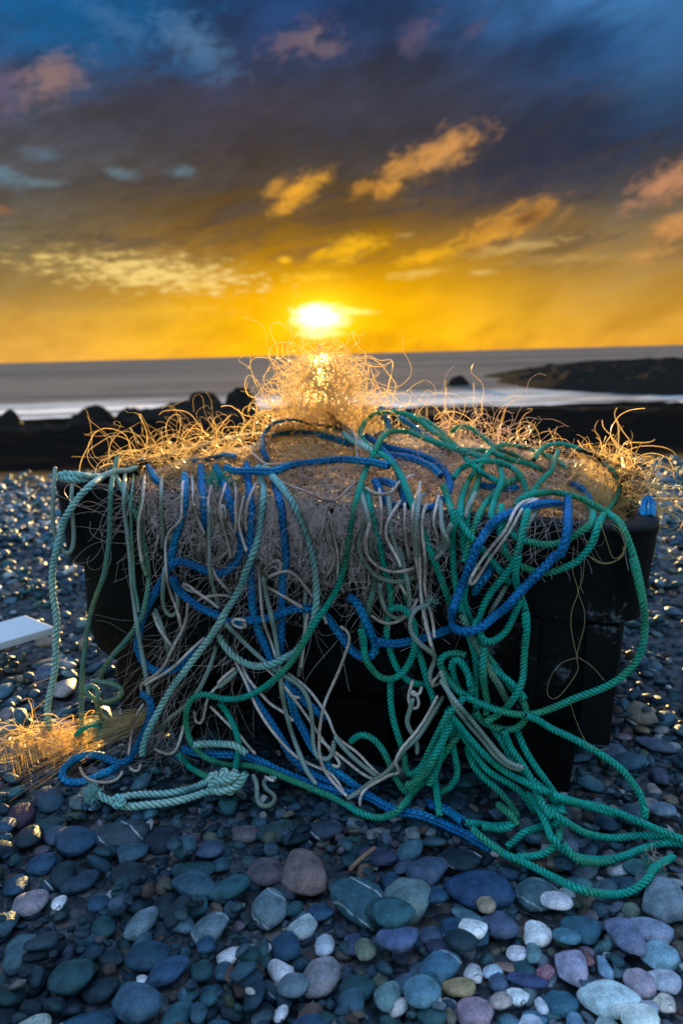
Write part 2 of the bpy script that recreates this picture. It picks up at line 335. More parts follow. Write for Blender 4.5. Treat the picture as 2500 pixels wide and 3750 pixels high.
V, F = loft([(H1, .050, TR), (H1-.001, .014, TR), (H1+.02, .012, TR), (TH-.02, .002, TR), (TH-.006, 0, TR), (TH, .006, TR), (TH, .040, TR-.02), (TH-.012, .046, TR-.02), (TH-.09, .05, TR-.02)])
tubpart('rim', V, F)
V, F = loft([(TH-.092, .052, .06), (H3+.05, .075, .06), (H3+.05, .30, .06)], True); tubpart('inner_wall', V, F)
V, F = loft([(H1-.002, .043, .065), (H1-.12, .044, .065), (H3+.09, .047, .065), (H3+.045, .056, .07), (H3+.018, .072, .08), (H3, .098, .085)], True); tubpart('body', V, F)
def slab(x0, x1, y0, y1, z0, z1, taper=0):
    V = np.array([(x, y, z) for z in (z0, z1) for y in (y0, y1) for x in (x0, x1)], float)
    lo = V[:, 2] == z0; V[lo, 0] = (x0+x1)/2+(V[lo, 0]-(x0+x1)/2)*(1-taper)
    return V, np.array([(0, 2, 3, 1), (4, 5, 7, 6), (0, 1, 5, 4), (2, 6, 7, 3), (0, 4, 6, 2), (1, 3, 7, 5)])
yf = -TW/2
for xa, xb in ((.40, .435), (.515, .575)):
    Vs, Fs = slab(xa, xb, yf+.018, yf+.060, H3+.02, H1-.006, .06); tubpart('rib', Vs, Fs)
for xa, xb in ((-TL/2+.10, -.33), (-.14, .14), (.33, TL/2-.11)):
    Vs, Fs = slab(xa, xb, yf+.11, -yf-.09, -.03, H3-.002, .10); tubpart('foot', Vs, Fs)

Vs, Fs = slab(-TL/2+.13, TL/2-.13, -yf-.20, -yf-.095, -.03, H3-.004, .04); tubpart('foot', Vs, Fs)  # unseen slab added at the back to block sunlight leaking under the tub
# ------------------------------------------------------------------ net mound surface (tub coordinates u, v -> height above the rim)
def mound_h(u, v):
    g = lambda a, b, su, sv, h: h*np.exp(-((u-a)/su)**2-((v-b)/sv)**2)
    e = np.clip((1-np.abs(u/.60)**6), 0, 1)*np.clip((1-np.abs(v/.535)**6), 0, 1)
    h = g(-.17, .02, .13, .20, .045)+g(-.10, -.15, .26, .30, .042)+g(.12, 0, .24, .32, .058)+g(.38, -.1, .18, .36, .012)+g(-.42, -.1, .16, .35, .016)+.008
    return h*e-.045*(1-e)
def mound():
    us = np.linspace(-.585, .585, 150); vs = np.linspace(-.52, .52, 130); U, Vv = np.meshgrid(us, vs)
    Hh = mound_h(U, Vv)
    n_ = np.array([noise.fractal(Vector((a*9, b*9, 5)), 1, 2, 4) for a, b in zip(U.ravel(), Vv.ravel())]).reshape(U.shape)
    n2 = np.array([abs(noise.noise(Vector((a*34, b*34, 2)))) for a, b in zip(U.ravel(), Vv.ravel())]).reshape(U.shape)
    Z = TH-.012+Hh+.016*n_+.012*n2
    ny, nx = U.shape; i = np.arange(ny*nx).reshape(ny, nx)
    Ff = np.stack([i[:-1, :-1], i[:-1, 1:], i[1:, 1:], i[1:, :-1]], -1).reshape(-1, 4)
    return T2W(np.stack([U, Vv, Z], -1).reshape(-1, 3)), Ff
MV, MF = mound()
netm = Mat('matted_net')
v1 = netm.n('ShaderNodeTexVoronoi', feature='DISTANCE_TO_EDGE'); v1.inputs['Scale'].default_value = 120; netm.L.new(netm.coord(), v1.inputs[0])
nn = netm.noise(14, 5, .6)
netm.set('Base Color', netm.mix(netm.mr(v1.outputs[0], .0, .12), (.66, .56, .52, 1), (.20, .15, .13, 1))); netm.set('Roughness', .5)
_t = netm.n('ShaderNodeBsdfTranslucent'); _t.inputs[0].default_value = (.85, .68, .5, 1); _x = netm.n('ShaderNodeMixShader'); _x.inputs[0].default_value = .7
netm.L.new(netm.p.outputs[0], _x.inputs[1]); netm.L.new(_t.outputs[0], _x.inputs[2]); _h = netm.n('ShaderNodeBsdfTransparent'); _y2 = netm.n('ShaderNodeMixShader'); netm.put(_y2.inputs[0], netm.mr(v1.outputs[0], .10, .13, 0, .92)); netm.L.new(_x.outputs[0], _y2.inputs[1]); netm.L.new(_h.outputs[0], _y2.inputs[2]); netm.L.new(_y2.outputs[0], netm.out.inputs[0])
netm.bump(netm.math('ADD', netm.mr(v1.outputs[0], .15, 0), netm.math('MULTIPLY', nn, 1.5)), 1.0, .006)

# ------------------------------------------------------------------ pebbles
def ico(sub):
    import bmesh
    bm = bmesh.new(); bmesh.ops.create_icosphere(bm, subdivisions=sub, radius=1)
    V = np.array([v.co[:] for v in bm.verts]); F = np.array([[v.index for v in f.verts] for f in bm.faces]); bm.free(); return V, F
ICO = {s: ico(s) for s in (2, 3, 4)}
def variants(sub, n, seed):
    V0, F0 = ICO[sub]; out = []
    r = np.random.default_rng(seed)
    for k in range(n):
        V = V0.copy(); off = Vector(r.uniform(-50, 50, 3))
        e = r.uniform(1.7, 2.6)                      # super-ellipsoid power
        V = V/((np.abs(V)**e).sum(1)**(1/e))[:, None]
        d = np.array([noise.noise(Vector(p)*1.1+off) for p in V0])*.20 + np.array([noise.noise(Vector(p)*2.6+off) for p in V0])*.075
        if k % 4 == 3 or k % 8 == 5:                                # broken stone: planar cuts
            for _ in range(7):
                nrm = r.normal(size=3); nrm /= np.linalg.norm(nrm); dd = r.uniform(.62, .85)
                ex = np.maximum(V@nrm-dd, 0); V = V-ex[:, None]*nrm*.85
            d = d*.5+np.array([noise.noise(Vector(p)*6+off) for p in V0])*.03
        V = V*(1+d)[:, None]
        V[:, 1] *= 1+.25*r.uniform(-1, 1)*V[:, 0]     # egg-like taper
        out.append(V)
    return out
VAR = {s: variants(s, 16 if s > 2 else 8, s*11) for s in (2, 3, 4)}
stonem = Mat('pebble_stone')
at_ = stonem.attr('col'); al = at_.outputs['Alpha']
s1 = stonem.noise(38, 5, .65); s2 = stonem.noise(420, 2, .5); s3 = stonem.noise(9, 3, .6)
cc = stonem.mix(1.0, at_.outputs['Color'], stonem.mr(s1, .25, .75, .55, 1.5), 'MULTIPLY')
cc = stonem.mix(1.0, cc, stonem.mr(s2, .35, .68, .82, 1.22), 'MULTIPLY')
cc = stonem.mix(stonem.math('MULTIPLY', stonem.mr(s3, .52, .66), .35), cc, stonem.mix(1.0, cc, (1.5, 1.0, .72, 1), 'MULTIPLY'))
wv = stonem.n('ShaderNodeTexWave', wave_type='BANDS', bands_direction='DIAGONAL'); wv.inputs['Scale'].default_value = 8; wv.inputs['Distortion'].default_value = 1.6; wv.inputs['Detail'].default_value = 3; wv.inputs['Detail Scale'].default_value = 1.6
stonem.L.new(stonem.coord(), wv.inputs[0])
vein = stonem.math('MULTIPLY', stonem.mr(wv.outputs['Fac'], .985, .999), stonem.mr(al, .60, .62))        # pale veins on some stones
cc = stonem.mix(stonem.math('MULTIPLY', vein, stonem.mr(s1, .35, .55)), cc, (.42, .44, .45, 1))
crk = stonem.n('ShaderNodeTexVoronoi', feature='DISTANCE_TO_EDGE'); crk.inputs['Scale'].default_value = 34; stonem.L.new(stonem.coord(), crk.inputs[0])
crack = stonem.math('MULTIPLY', stonem.mr(crk.outputs[0], .03, .0), stonem.mr(al, .35, .33))           # dark cracks on quartz
cc = stonem.mix(stonem.math('MULTIPLY', crack, stonem.mr(s1, .50, .60)), cc, (.05, .045, .05, 1))
stonem.set('Base Color', cc); stonem.set('Roughness', stonem.mr(s1, .3, .7, .42, .58)); stonem.set('Specular IOR Level', .2)
stonem.bump(stonem.math('ADD', s2, stonem.math('MULTIPLY', s1, 2.2)), .45, .004)

GX0, GX1, GY0, GY1, GC = -2.3, 2.3, .62, 4.3, .006
HX = int((GX1-GX0)/GC); HY = int((GY1-GY0)/GC)
HM = np.tile(gz(0, GY0+GC*np.arange(HY))[:, None]-.030, (1, HX)).astype(np.float32); IDM = np.zeros((HY, HX), np.int32)
class St: pass
stones = []
def rotm(yaw, pitch, roll):
    return np.array(Matrix.Rotation(yaw, 3, 'Z') @ Matrix.Rotation(pitch, 3, 'Y') @ Matrix.Rotation(roll, 3, 'X'))
def foot(cx, cy, a, b, c, R):
    """cells under an ellipsoid with semi-axes a, b, c and rotation R: indices, lower and upper surface offset"""
    Q = R@np.diag([1/a**2, 1/b**2, 1/c**2])@R.T; r = max(a, b, c)
    i0 = max(int((cy-r-GY0)/GC), 0); i1 = min(int((cy+r-GY0)/GC)+2, HY); j0 = max(int((cx-r-GX0)/GC), 0); j1 = min(int((cx+r-GX0)/GC)+2, HX)
    if i1 <= i0 or j1 <= j0: return None
    Y = (GY0+GC*(np.arange(i0, i1)+.5)-cy)[:, None]; X = (GX0+GC*(np.arange(j0, j1)+.5)-cx)[None, :]
    A = Q[2, 2]; B = 2*(Q[0, 2]*X+Q[1, 2]*Y); Cc = Q[0, 0]*X*X+2*Q[0, 1]*X*Y+Q[1, 1]*Y*Y-1
    D = B*B-4*A*Cc; ok = D > 0
    if not ok.any(): return None
    sq = np.sqrt(np.maximum(D, 0)); return (slice(i0, i1), slice(j0, j1)), ok, (-B-sq)/(2*A), (-B+sq)/(2*A)
def drop(cx, cy, a, b, c, R, col, traced=False, sink=.35, label=None, sub=None, commit=True, reject=None):
    f = foot(cx, cy, a, b, c, R)
    if f is None: return None
    sl_, ok, lo, hi = f
    if reject is not None:
        hit = (IDM[sl_] == 1) & ok
        if hit.sum() > reject*ok.sum(): return None
    gap = (HM[sl_]-lo)[ok]
    z = np.quantile(gap, .90 if not traced else .80)-sink*c
    if not commit: return z
    top = z+hi; h = HM[sl_]; upd = ok & (top > h); h[upd] = top[upd]
    I = IDM[sl_]; I[upd] = 1 if traced else 2
    s = St(); s.p = (cx, cy, z); s.abc = (a, b, c); s.R = R; s.col = col; s.label = label; s.traced = traced; s.sub = sub; stones.append(s); return s
PAL = [((.050, .085, .125), 'dark blue', 16), ((.035, .055, .075), 'blackish', 9), ((.075, .130, .165), 'slate blue', 16), ((.060, .135, .145), 'teal grey', 12), ((.120, .160, .205), 'blue grey', 10),
       ((.110, .100, .145), 'purplish', 7), ((.150, .120, .150), 'mauve', 4), ((.18, .20, .22), 'grey', 7), ((.17, .14, .11), 'tan', 4), ((.10, .065, .055), 'brown', 4), ((.095, .125, .095), 'olive', 4), ((.36, .37, .38), 'pale grey', 3), ((.62, .60, .60), 'white', 2.2)]
PW = np.array([p[2] for p in PAL], float); PW /= PW.sum()
def sat(c):
    c = np.array(c, float)
    if c[0] > c[2]*.93: return c
    k = np.clip((.34-c.max())/.15, 0, 1); c = c*(1-k*np.array([.58, .22, .14])); return c*.86+.14*c.mean()
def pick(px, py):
    w = PW.copy(); lightness = np.clip((px-900)/1300, -.6, 1)*np.clip((py-2700)/700, 0, 1.2)  # brighter light at lower right, dimmer at left, painted into the stone colours
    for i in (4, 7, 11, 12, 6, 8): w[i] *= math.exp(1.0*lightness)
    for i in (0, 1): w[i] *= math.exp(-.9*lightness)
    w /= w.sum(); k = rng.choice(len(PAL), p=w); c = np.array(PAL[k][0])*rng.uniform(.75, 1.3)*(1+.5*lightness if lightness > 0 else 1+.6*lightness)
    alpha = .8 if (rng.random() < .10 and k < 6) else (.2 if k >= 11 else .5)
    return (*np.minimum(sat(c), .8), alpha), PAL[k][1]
def random_stone(cx, cy, s, sink=.35, reject=None, tries=4, z_best=True):
    best = None
    for _ in range(tries):
        x = cx+rng.uniform(-.5, .5)*s*1.6; y = cy+rng.uniform(-.5, .5)*s*1.6
        a = s*rng.uniform(.85, 1.35); b = s*rng.uniform(.62, .95); c = s*rng.uniform(.34, .66)
        R = rotm(rng.uniform(0, 6.28), rng.normal()*.28, rng.normal()*.28)
        z = drop(x, y, a, b, c, R, None, commit=False, reject=reject)
        if z is None: continue
        if best is None or z+c < best[0]: best = (z+c, x, y, a, b, c, R)
    if best is None: return
    _, x, y, a, b, c, R = best
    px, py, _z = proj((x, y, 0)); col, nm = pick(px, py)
    if c < .011: col = (*(np.array(col[:3])*(.55 if c < .008 else .75)), col[3])  # small gap-filling stones darkened: shade of the gaps put into their colour
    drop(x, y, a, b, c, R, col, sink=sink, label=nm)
def in_frame(x, y, mx=800, my=300):
    px, py, z = proj((x, y, 0)); return z > .1 and -mx < px < 2500+mx and py < 3750+my
def under_tub(x, y, mrg=.12):
    q = np.array([x, y, 0])-TC; return abs(q@TX) < TL/2-mrg and abs(q@TY) < TW/2-mrg
def scatter(n, smin, smax, y0, y1, sink=.35, reject=None, tries=4, powr=2.2):
    k = 0; t = 0
    while k < n and t < n*6:
        t += 1
        y = y0+(y1-y0)*rng.random(); x = rng.uniform(-.78*y-.1, .78*y+.1)
        if abs(x) > 2.2 or not in_frame(x, y) or under_tub(x, y): continue
        s = smin+(smax-smin)*rng.random()**powr
        random_stone(x, y, s, sink, reject, tries); k += 1
scatter(2261, .007, .019, .72, 1.75, .5, None, 2)
scatter(1729, .009, .022, 1.75, 3.2, .5, None, 2)
# stones traced from the photograph: crop, cx, cy, half-width, half-height, tilt, colour, alpha, words
NV = (.040, .085, .150); TL_ = (.050, .125, .145); DT = (.035, .080, .090); SL = (.075, .115, .155); PU = (.115, .105, .165); GR = (.19, .21, .24); WH = (.66, .64, .66); PG = (.33, .40, .42); DK = (.030, .042, .055); BR = (.115, .07, .06); TA = (.26, .20, .15); OL = (.12, .14, .105); PK = (.26, .22, .25); GO = (.20, .225, .20); LB = (.14, .27, .34)
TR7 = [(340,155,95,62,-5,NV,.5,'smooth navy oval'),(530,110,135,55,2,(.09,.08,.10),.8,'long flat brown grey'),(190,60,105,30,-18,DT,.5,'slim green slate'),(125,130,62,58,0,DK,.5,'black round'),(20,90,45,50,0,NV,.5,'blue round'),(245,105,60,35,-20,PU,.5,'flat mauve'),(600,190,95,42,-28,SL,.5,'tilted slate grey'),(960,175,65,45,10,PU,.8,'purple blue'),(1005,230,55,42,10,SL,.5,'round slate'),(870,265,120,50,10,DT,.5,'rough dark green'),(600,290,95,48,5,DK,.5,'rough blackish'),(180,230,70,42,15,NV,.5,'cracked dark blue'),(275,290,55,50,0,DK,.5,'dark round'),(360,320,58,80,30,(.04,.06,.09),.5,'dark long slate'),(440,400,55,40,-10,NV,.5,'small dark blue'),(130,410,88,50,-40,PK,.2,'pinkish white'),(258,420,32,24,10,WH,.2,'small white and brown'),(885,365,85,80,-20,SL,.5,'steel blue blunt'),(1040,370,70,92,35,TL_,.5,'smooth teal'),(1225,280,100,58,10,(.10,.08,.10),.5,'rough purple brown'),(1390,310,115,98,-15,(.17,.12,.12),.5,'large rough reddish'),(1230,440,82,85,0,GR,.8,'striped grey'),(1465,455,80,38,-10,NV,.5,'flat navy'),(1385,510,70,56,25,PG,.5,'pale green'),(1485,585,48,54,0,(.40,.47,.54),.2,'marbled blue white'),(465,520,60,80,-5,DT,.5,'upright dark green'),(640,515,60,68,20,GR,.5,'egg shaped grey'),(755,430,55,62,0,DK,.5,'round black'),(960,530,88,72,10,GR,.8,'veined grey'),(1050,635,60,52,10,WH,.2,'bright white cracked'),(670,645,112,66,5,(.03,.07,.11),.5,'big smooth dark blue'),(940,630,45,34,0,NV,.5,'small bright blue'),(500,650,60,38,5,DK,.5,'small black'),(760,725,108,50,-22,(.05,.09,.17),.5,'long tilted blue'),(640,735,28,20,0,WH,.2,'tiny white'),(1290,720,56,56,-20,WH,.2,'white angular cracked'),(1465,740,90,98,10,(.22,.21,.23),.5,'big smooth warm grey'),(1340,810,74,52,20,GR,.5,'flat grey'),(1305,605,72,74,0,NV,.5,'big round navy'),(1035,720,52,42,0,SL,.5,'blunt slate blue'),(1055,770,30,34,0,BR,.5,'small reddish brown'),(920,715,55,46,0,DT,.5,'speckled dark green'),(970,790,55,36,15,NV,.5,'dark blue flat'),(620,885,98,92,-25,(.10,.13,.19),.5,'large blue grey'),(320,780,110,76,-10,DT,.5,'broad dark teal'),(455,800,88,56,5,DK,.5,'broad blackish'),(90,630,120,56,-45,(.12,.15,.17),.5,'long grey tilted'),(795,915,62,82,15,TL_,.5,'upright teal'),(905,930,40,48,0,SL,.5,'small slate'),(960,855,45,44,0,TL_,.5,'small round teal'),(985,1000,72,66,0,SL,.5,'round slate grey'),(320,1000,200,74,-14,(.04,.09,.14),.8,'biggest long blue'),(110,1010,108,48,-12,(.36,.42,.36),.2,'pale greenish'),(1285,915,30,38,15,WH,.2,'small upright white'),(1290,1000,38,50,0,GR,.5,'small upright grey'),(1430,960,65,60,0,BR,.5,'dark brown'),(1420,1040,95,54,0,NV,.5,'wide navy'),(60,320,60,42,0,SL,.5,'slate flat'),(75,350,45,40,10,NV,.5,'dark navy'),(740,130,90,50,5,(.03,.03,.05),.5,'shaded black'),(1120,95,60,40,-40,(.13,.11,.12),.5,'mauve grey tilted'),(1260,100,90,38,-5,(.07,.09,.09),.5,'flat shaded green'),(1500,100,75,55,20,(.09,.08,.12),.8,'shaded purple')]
TR8 = [(640,365,160,98,5,(.045,.075,.16),.5,'biggest speckled navy'),(395,280,95,92,10,(.13,.12,.19),.5,'purple grey'),(300,420,125,92,5,(.20,.23,.22),.5,'large flat round green grey'),(90,440,105,100,-20,(.06,.12,.15),.8,'white veined teal'),(215,515,110,72,5,DT,.5,'dark green smooth'),(235,575,95,54,0,TL_,.5,'flat teal'),(160,215,95,36,5,(.09,.06,.11),.5,'slim dark purple'),(285,255,40,45,20,PU,.5,'small purple'),(225,310,50,40,0,NV,.5,'small navy'),(440,420,45,44,0,NV,.5,'small navy side'),(540,225,95,58,15,DK,.8,'rough black'),(900,380,105,92,15,(.12,.14,.16),.8,'big greenish slate'),(895,235,52,56,0,(.07,.04,.04),.5,'dark reddish round'),(985,450,76,40,10,(.46,.44,.48),.2,'pinkish white with a hole'),(900,540,64,56,0,WH,.2,'brightest round white cracked'),(1040,375,38,34,0,(.42,.50,.56),.2,'white marbled'),(725,525,80,62,-10,(.14,.11,.18),.5,'violet'),(665,470,44,34,0,TA,.5,'small tan'),(580,500,86,30,22,(.13,.17,.19),.5,'slim grey green'),(410,550,72,38,-5,PU,.5,'flat violet'),(560,560,122,66,25,NV,.8,'navy with white band'),(600,590,66,42,15,WH,.2,'white lumpy'),(445,610,60,38,0,(.09,.06,.11),.5,'shaded purple'),(545,640,75,48,5,DK,.5,'black green'),(260,650,95,58,-15,(.11,.12,.24),.5,'violet blue'),(105,655,50,44,-10,OL,.5,'olive'),(440,715,74,78,25,(.07,.15,.22),.8,'white veined blue'),(605,720,50,42,-10,(.45,.42,.42),.2,'marbled angular'),(695,710,40,38,30,(.35,.45,.52),.2,'bluish white'),(805,620,52,38,-5,(.5,.47,.5),.2,'pinkish white small'),(885,635,36,50,0,(.16,.22,.22),.5,'upright green grey'),(840,690,55,40,5,DT,.5,'dark green small'),(755,680,48,28,5,(.2,.13,.11),.5,'rusty angular'),(1055,700,78,86,0,(.26,.23,.33),.5,'squarish lilac'),(940,715,42,36,20,(.26,.12,.15),.2,'red and pink'),(1130,655,40,40,0,(.15,.08,.08),.5,'small red brown'),(1095,545,88,46,8,(.04,.10,.14),.5,'long dark teal'),(1035,590,65,36,8,(.08,.18,.24),.5,'flat blue teal'),(1305,590,78,102,-10,(.17,.15,.24),.5,'triangular violet'),(1415,525,102,56,8,(.20,.23,.32),.5,'long blue grey'),(1500,420,105,84,10,(.22,.22,.25),.5,'big rough grey'),(1465,665,88,58,20,LB,.5,'light blue'),(1215,680,40,76,-10,(.13,.23,.33),.5,'upright blue'),(1235,840,145,80,5,(.38,.47,.48),.5,'biggest pale mint'),(1380,765,70,56,-15,(.27,.22,.26),.5,'pinkish grey'),(855,775,98,30,3,(.07,.06,.14),.5,'slim dark violet'),(720,770,45,38,0,PU,.5,'small violet'),(535,795,80,36,-5,(.28,.20,.11),.5,'ochre brown'),(300,765,75,54,-5,(.14,.13,.19),.5,'purple slate'),(210,845,64,66,10,(.17,.24,.24),.8,'angular green grey'),(365,870,96,68,35,(.10,.20,.26),.5,'big teal blue oval'),(400,800,40,54,15,TL_,.5,'upright teal small'),(435,845,25,34,0,WH,.2,'tiny bright white'),(610,915,88,68,-25,(.27,.19,.23),.2,'pink with red band'),(735,870,48,46,20,(.34,.28,.26),.5,'beige'),(810,840,52,32,-5,(.7,.68,.72),.2,'white flat'),(1010,845,80,52,0,(.05,.12,.16),.5,'smooth dark teal'),(885,905,60,34,0,(.08,.17,.26),.5,'flat blue'),(920,865,28,42,-10,(.42,.42,.48),.5,'pale upright'),(870,970,82,56,5,(.36,.38,.45),.8,'marbled lavender'),(770,930,55,44,-30,(.1,.2,.25),.5,'teal blue'),(345,1000,96,46,5,(.05,.10,.11),.5,'long dark green'),(210,990,42,26,0,(.5,.48,.5),.2,'cream'),(580,1040,102,60,0,(.20,.22,.24),.5,'wide olive grey'),(1375,970,90,64,15,(.50,.55,.50),.5,'pale cream oval'),(1225,945,70,34,-5,(.25,.32,.32),.5,'flat greenish'),(1240,1020,44,50,0,(.32,.38,.4),.5,'pale green round'),(1080,955,42,50,0,(.12,.2,.28),.5,'upright slate blue'),(985,1010,45,44,0,(.33,.34,.46),.5,'lavender'),(1115,1030,70,30,-8,(.14,.18,.34),.5,'slim blue violet'),(1490,860,60,40,10,(.48,.42,.36),.2,'cream and tan'),(1410,900,55,48,0,(.28,.30,.38),.5,'lavender grey'),(1530,1000,30,56,10,WH,.5,'upright white'),(60,800,72,62,30,DT,.5,'tilted dark teal'),(40,890,60,54,0,SL,.5,'broad slate'),(60,600,72,56,-10,(.10,.08,.15),.5,'dark violet'),(1490,760,90,50,25,(.3,.32,.38),.8,'striped lavender'),(1450,1052,70,26,0,(.5,.47,.5),.5,'pale pinkish'),(830,1055,120,30,0,(.3,.28,.42),.5,'pale violet')]
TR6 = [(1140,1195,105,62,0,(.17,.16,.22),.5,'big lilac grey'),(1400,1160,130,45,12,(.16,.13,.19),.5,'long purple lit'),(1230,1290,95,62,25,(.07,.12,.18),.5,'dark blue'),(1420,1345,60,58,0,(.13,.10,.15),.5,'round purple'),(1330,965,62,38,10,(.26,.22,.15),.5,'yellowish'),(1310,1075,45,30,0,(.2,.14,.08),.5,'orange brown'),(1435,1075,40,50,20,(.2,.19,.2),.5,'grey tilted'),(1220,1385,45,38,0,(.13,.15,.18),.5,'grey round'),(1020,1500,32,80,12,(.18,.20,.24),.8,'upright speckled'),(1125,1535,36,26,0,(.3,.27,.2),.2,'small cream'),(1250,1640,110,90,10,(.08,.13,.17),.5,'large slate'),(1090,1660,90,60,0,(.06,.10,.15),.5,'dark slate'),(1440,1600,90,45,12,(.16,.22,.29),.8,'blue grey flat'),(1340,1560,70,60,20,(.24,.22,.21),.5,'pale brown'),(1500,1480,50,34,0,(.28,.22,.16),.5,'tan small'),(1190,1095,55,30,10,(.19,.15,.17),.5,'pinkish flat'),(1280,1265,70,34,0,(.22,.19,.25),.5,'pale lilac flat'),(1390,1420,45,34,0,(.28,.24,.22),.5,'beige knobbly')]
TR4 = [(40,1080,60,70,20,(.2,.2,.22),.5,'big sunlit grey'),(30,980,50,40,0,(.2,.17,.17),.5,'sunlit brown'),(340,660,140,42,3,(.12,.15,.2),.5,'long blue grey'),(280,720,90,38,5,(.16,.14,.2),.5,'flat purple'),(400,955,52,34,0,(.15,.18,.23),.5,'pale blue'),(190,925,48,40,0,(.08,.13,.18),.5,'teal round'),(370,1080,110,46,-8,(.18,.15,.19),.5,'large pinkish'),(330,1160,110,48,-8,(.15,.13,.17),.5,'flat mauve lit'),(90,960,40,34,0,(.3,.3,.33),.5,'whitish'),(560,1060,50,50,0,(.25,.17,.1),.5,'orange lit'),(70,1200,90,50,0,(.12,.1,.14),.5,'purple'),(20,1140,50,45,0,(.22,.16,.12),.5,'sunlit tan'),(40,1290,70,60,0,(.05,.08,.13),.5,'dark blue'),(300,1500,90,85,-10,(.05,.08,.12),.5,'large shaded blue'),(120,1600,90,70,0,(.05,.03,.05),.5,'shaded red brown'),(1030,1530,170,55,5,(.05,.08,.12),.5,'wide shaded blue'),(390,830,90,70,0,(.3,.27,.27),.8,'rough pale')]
STEP = {7: (0, 2900, .797), 8: (1250, 2900, .797), 6: (1600, 2000, .574), 4: (0, 2000, .574)}
traced = []
for cr, L_ in ((4, TR4), (6, TR6), (7, TR7), (8, TR8)):
    for t in L_: traced.append((cr,)+t)
traced.sort(key=lambda t: STEP[t[0]][1]+t[2]*STEP[t[0]][2])
for cr, cx, cy, hw, hh, ang, colr, alp, words in traced:
    ox, oy, sc = STEP[cr]; px, py = ox+cx*sc, oy+cy*sc; d = ray(px, py); zt = .022+(gz(0, 2.5) if False else 0)
    P = CC+d*((zt-CH)/d[2]); depth = (P-CC)@CD; el = math.atan2(-d[2], math.hypot(d[0], d[1])); k = sc*depth/FP
    wa, wb = hw*k, hh*k
    s_ = math.sin(el); a_ = wa; c_ = min(wa, wb)*.55; b_ = max(math.sqrt(max(wb**2-(c_*math.cos(el))**2, (wb*.5)**2))/s_, .6*c_)
    b_ = min(b_, 1.7*wa)
    yaw = -math.radians(ang)/max(s_, .5) if abs(ang) < 60 else -math.radians(ang)
    drop(P[0], P[1], a_, b_, c_, rotm(yaw+math.atan2(-d[0], d[1])*.5, rng.normal()*.06, rng.normal()*.10), (*np.minimum(sat(colr)*(1+.45*np.clip((px-1100)/900, 0, 1)*np.clip((py-3000)/450, 0, 1)), .78), alp), True, .12, words)  # stronger light towards the lower right is painted into the stone colour
scatter(691, .015, .030, .74, 1.75, .5, .08, 6, 1.6)
scatter(1729, .008, .017, .72, 1.75, .35, .03, 6)
scatter(1197, .011, .036, 1.7, 3.3, .30, .08, 4, 2.2)
scatter(1197, .009, .020, 1.7, 3.3, .30, .08, 3)
scatter(1729, .011, .032, 3.2, 4.25, .3, None, 2, 2.0)

PEB = [s for s in stones]
def stone_mesh(s, sub, seed):
    k_ = seed % len(VAR[sub])
    if getattr(s, 'traced', False): k_ = k_//4*4+(3 if any(w in s.label for w in ('angular', 'rough', 'blunt', 'squar', 'triang', 'lumpy', 'knobbly', 'broken')) else k_ % 3)
    V0 = VAR[sub][k_]
    return (V0*np.array(s.abc))@s.R.T
for s in stones:
    px, py, z = proj(s.p); s.px, s.py = float(px), float(py); s.area = (s.abc[0]*FP/z)*(s.abc[1]*FP/z) if z > .1 else 0
    vis = -20 < s.px < 2520 and s.py < 3790
    h = HM[min(max(int((s.p[1]-GY0)/GC), 0), HY-1), min(max(int((s.p[0]-GX0)/GC), 0), HX-1)]
    if s.p[2]+s.abc[2]*.5 < h-.004: s.area *= .3       # buried
    if not vis: s.area = 0
    # behind the tub
    q = np.array(s.p)-CC; u_ = q/np.linalg.norm(q)
    if 420 < s.px < 2140 and s.p[1] > 1.75: s.area = 0
order = sorted(range(len(stones)), key=lambda i: -(stones[i].area*(3 if stones[i].traced else 1)))
big = set(order[:295])
def where(s):
    row = 'beside the tub' if s.py < 2700 else 'just below the ropes' if s.py < 3080 else 'mid foreground' if s.py < 3330 else 'lower foreground' if s.py < 3560 else 'at the bottom edge'
    colm = 'far left' if s.px < 330 else 'left' if s.px < 830 else 'centre left' if s.px < 1250 else 'centre right' if s.px < 1670 else 'right' if s.px < 2150 else 'far right'
    return row, colm
items = []
for i in order[:295]:
    s = stones[i]; sz = 'big' if s.area > 9000 else 'small' if s.area < 2600 else 'medium'
    sh = 'long' if s.abc[0]/max(s.abc[1], s.abc[2]) > 1.5 else 'rounded'
    row, colm = where(s)
    base = f'{s.label} stone' if s.traced else f'{sz} {sh} {s.label} pebble'
    items.append((s, i, base, row, colm))
cnt = {}
for s, i, base, row, colm in items: cnt.setdefault((base, row, colm), []).append(s)
ORD = ['first', 'second', 'third', 'fourth', 'fifth', 'sixth', 'seventh', 'eighth', 'ninth', 'tenth', 'eleventh', 'twelfth']
for s, i, base, row, colm in items:
    g = sorted(cnt[(base, row, colm)], key=lambda q: q.px)
    lab = f'{base}, {row}, {colm}'
    if len(g) > 1: lab = f'{base}, {row}, {colm}, {ORD[min(g.index(s), 11)]} from the left'
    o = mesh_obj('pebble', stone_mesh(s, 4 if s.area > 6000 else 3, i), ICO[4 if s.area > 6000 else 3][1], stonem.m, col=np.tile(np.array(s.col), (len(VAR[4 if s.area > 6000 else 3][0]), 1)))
    o.location = s.p
    tag(o, lab, 'pebble', 'pebbles of the beach')
def merge_stones(L, sub):
    V0 = VAR[sub][0]; F0 = ICO[sub][1]; n = len(V0); Vs = []; Cs = []
    for k, s in enumerate(L): Vs.append(stone_mesh(s, sub, k*7+3)+np.array(s.p)); Cs.append(np.tile(np.array(s.col), (n, 1)))
    F = (F0[None]+(np.arange(len(L))*n)[:, None, None]).reshape(-1, 3)
    return np.concatenate(Vs), F, np.concatenate(Cs)
rest = [stones[i] for i in order[295:]]
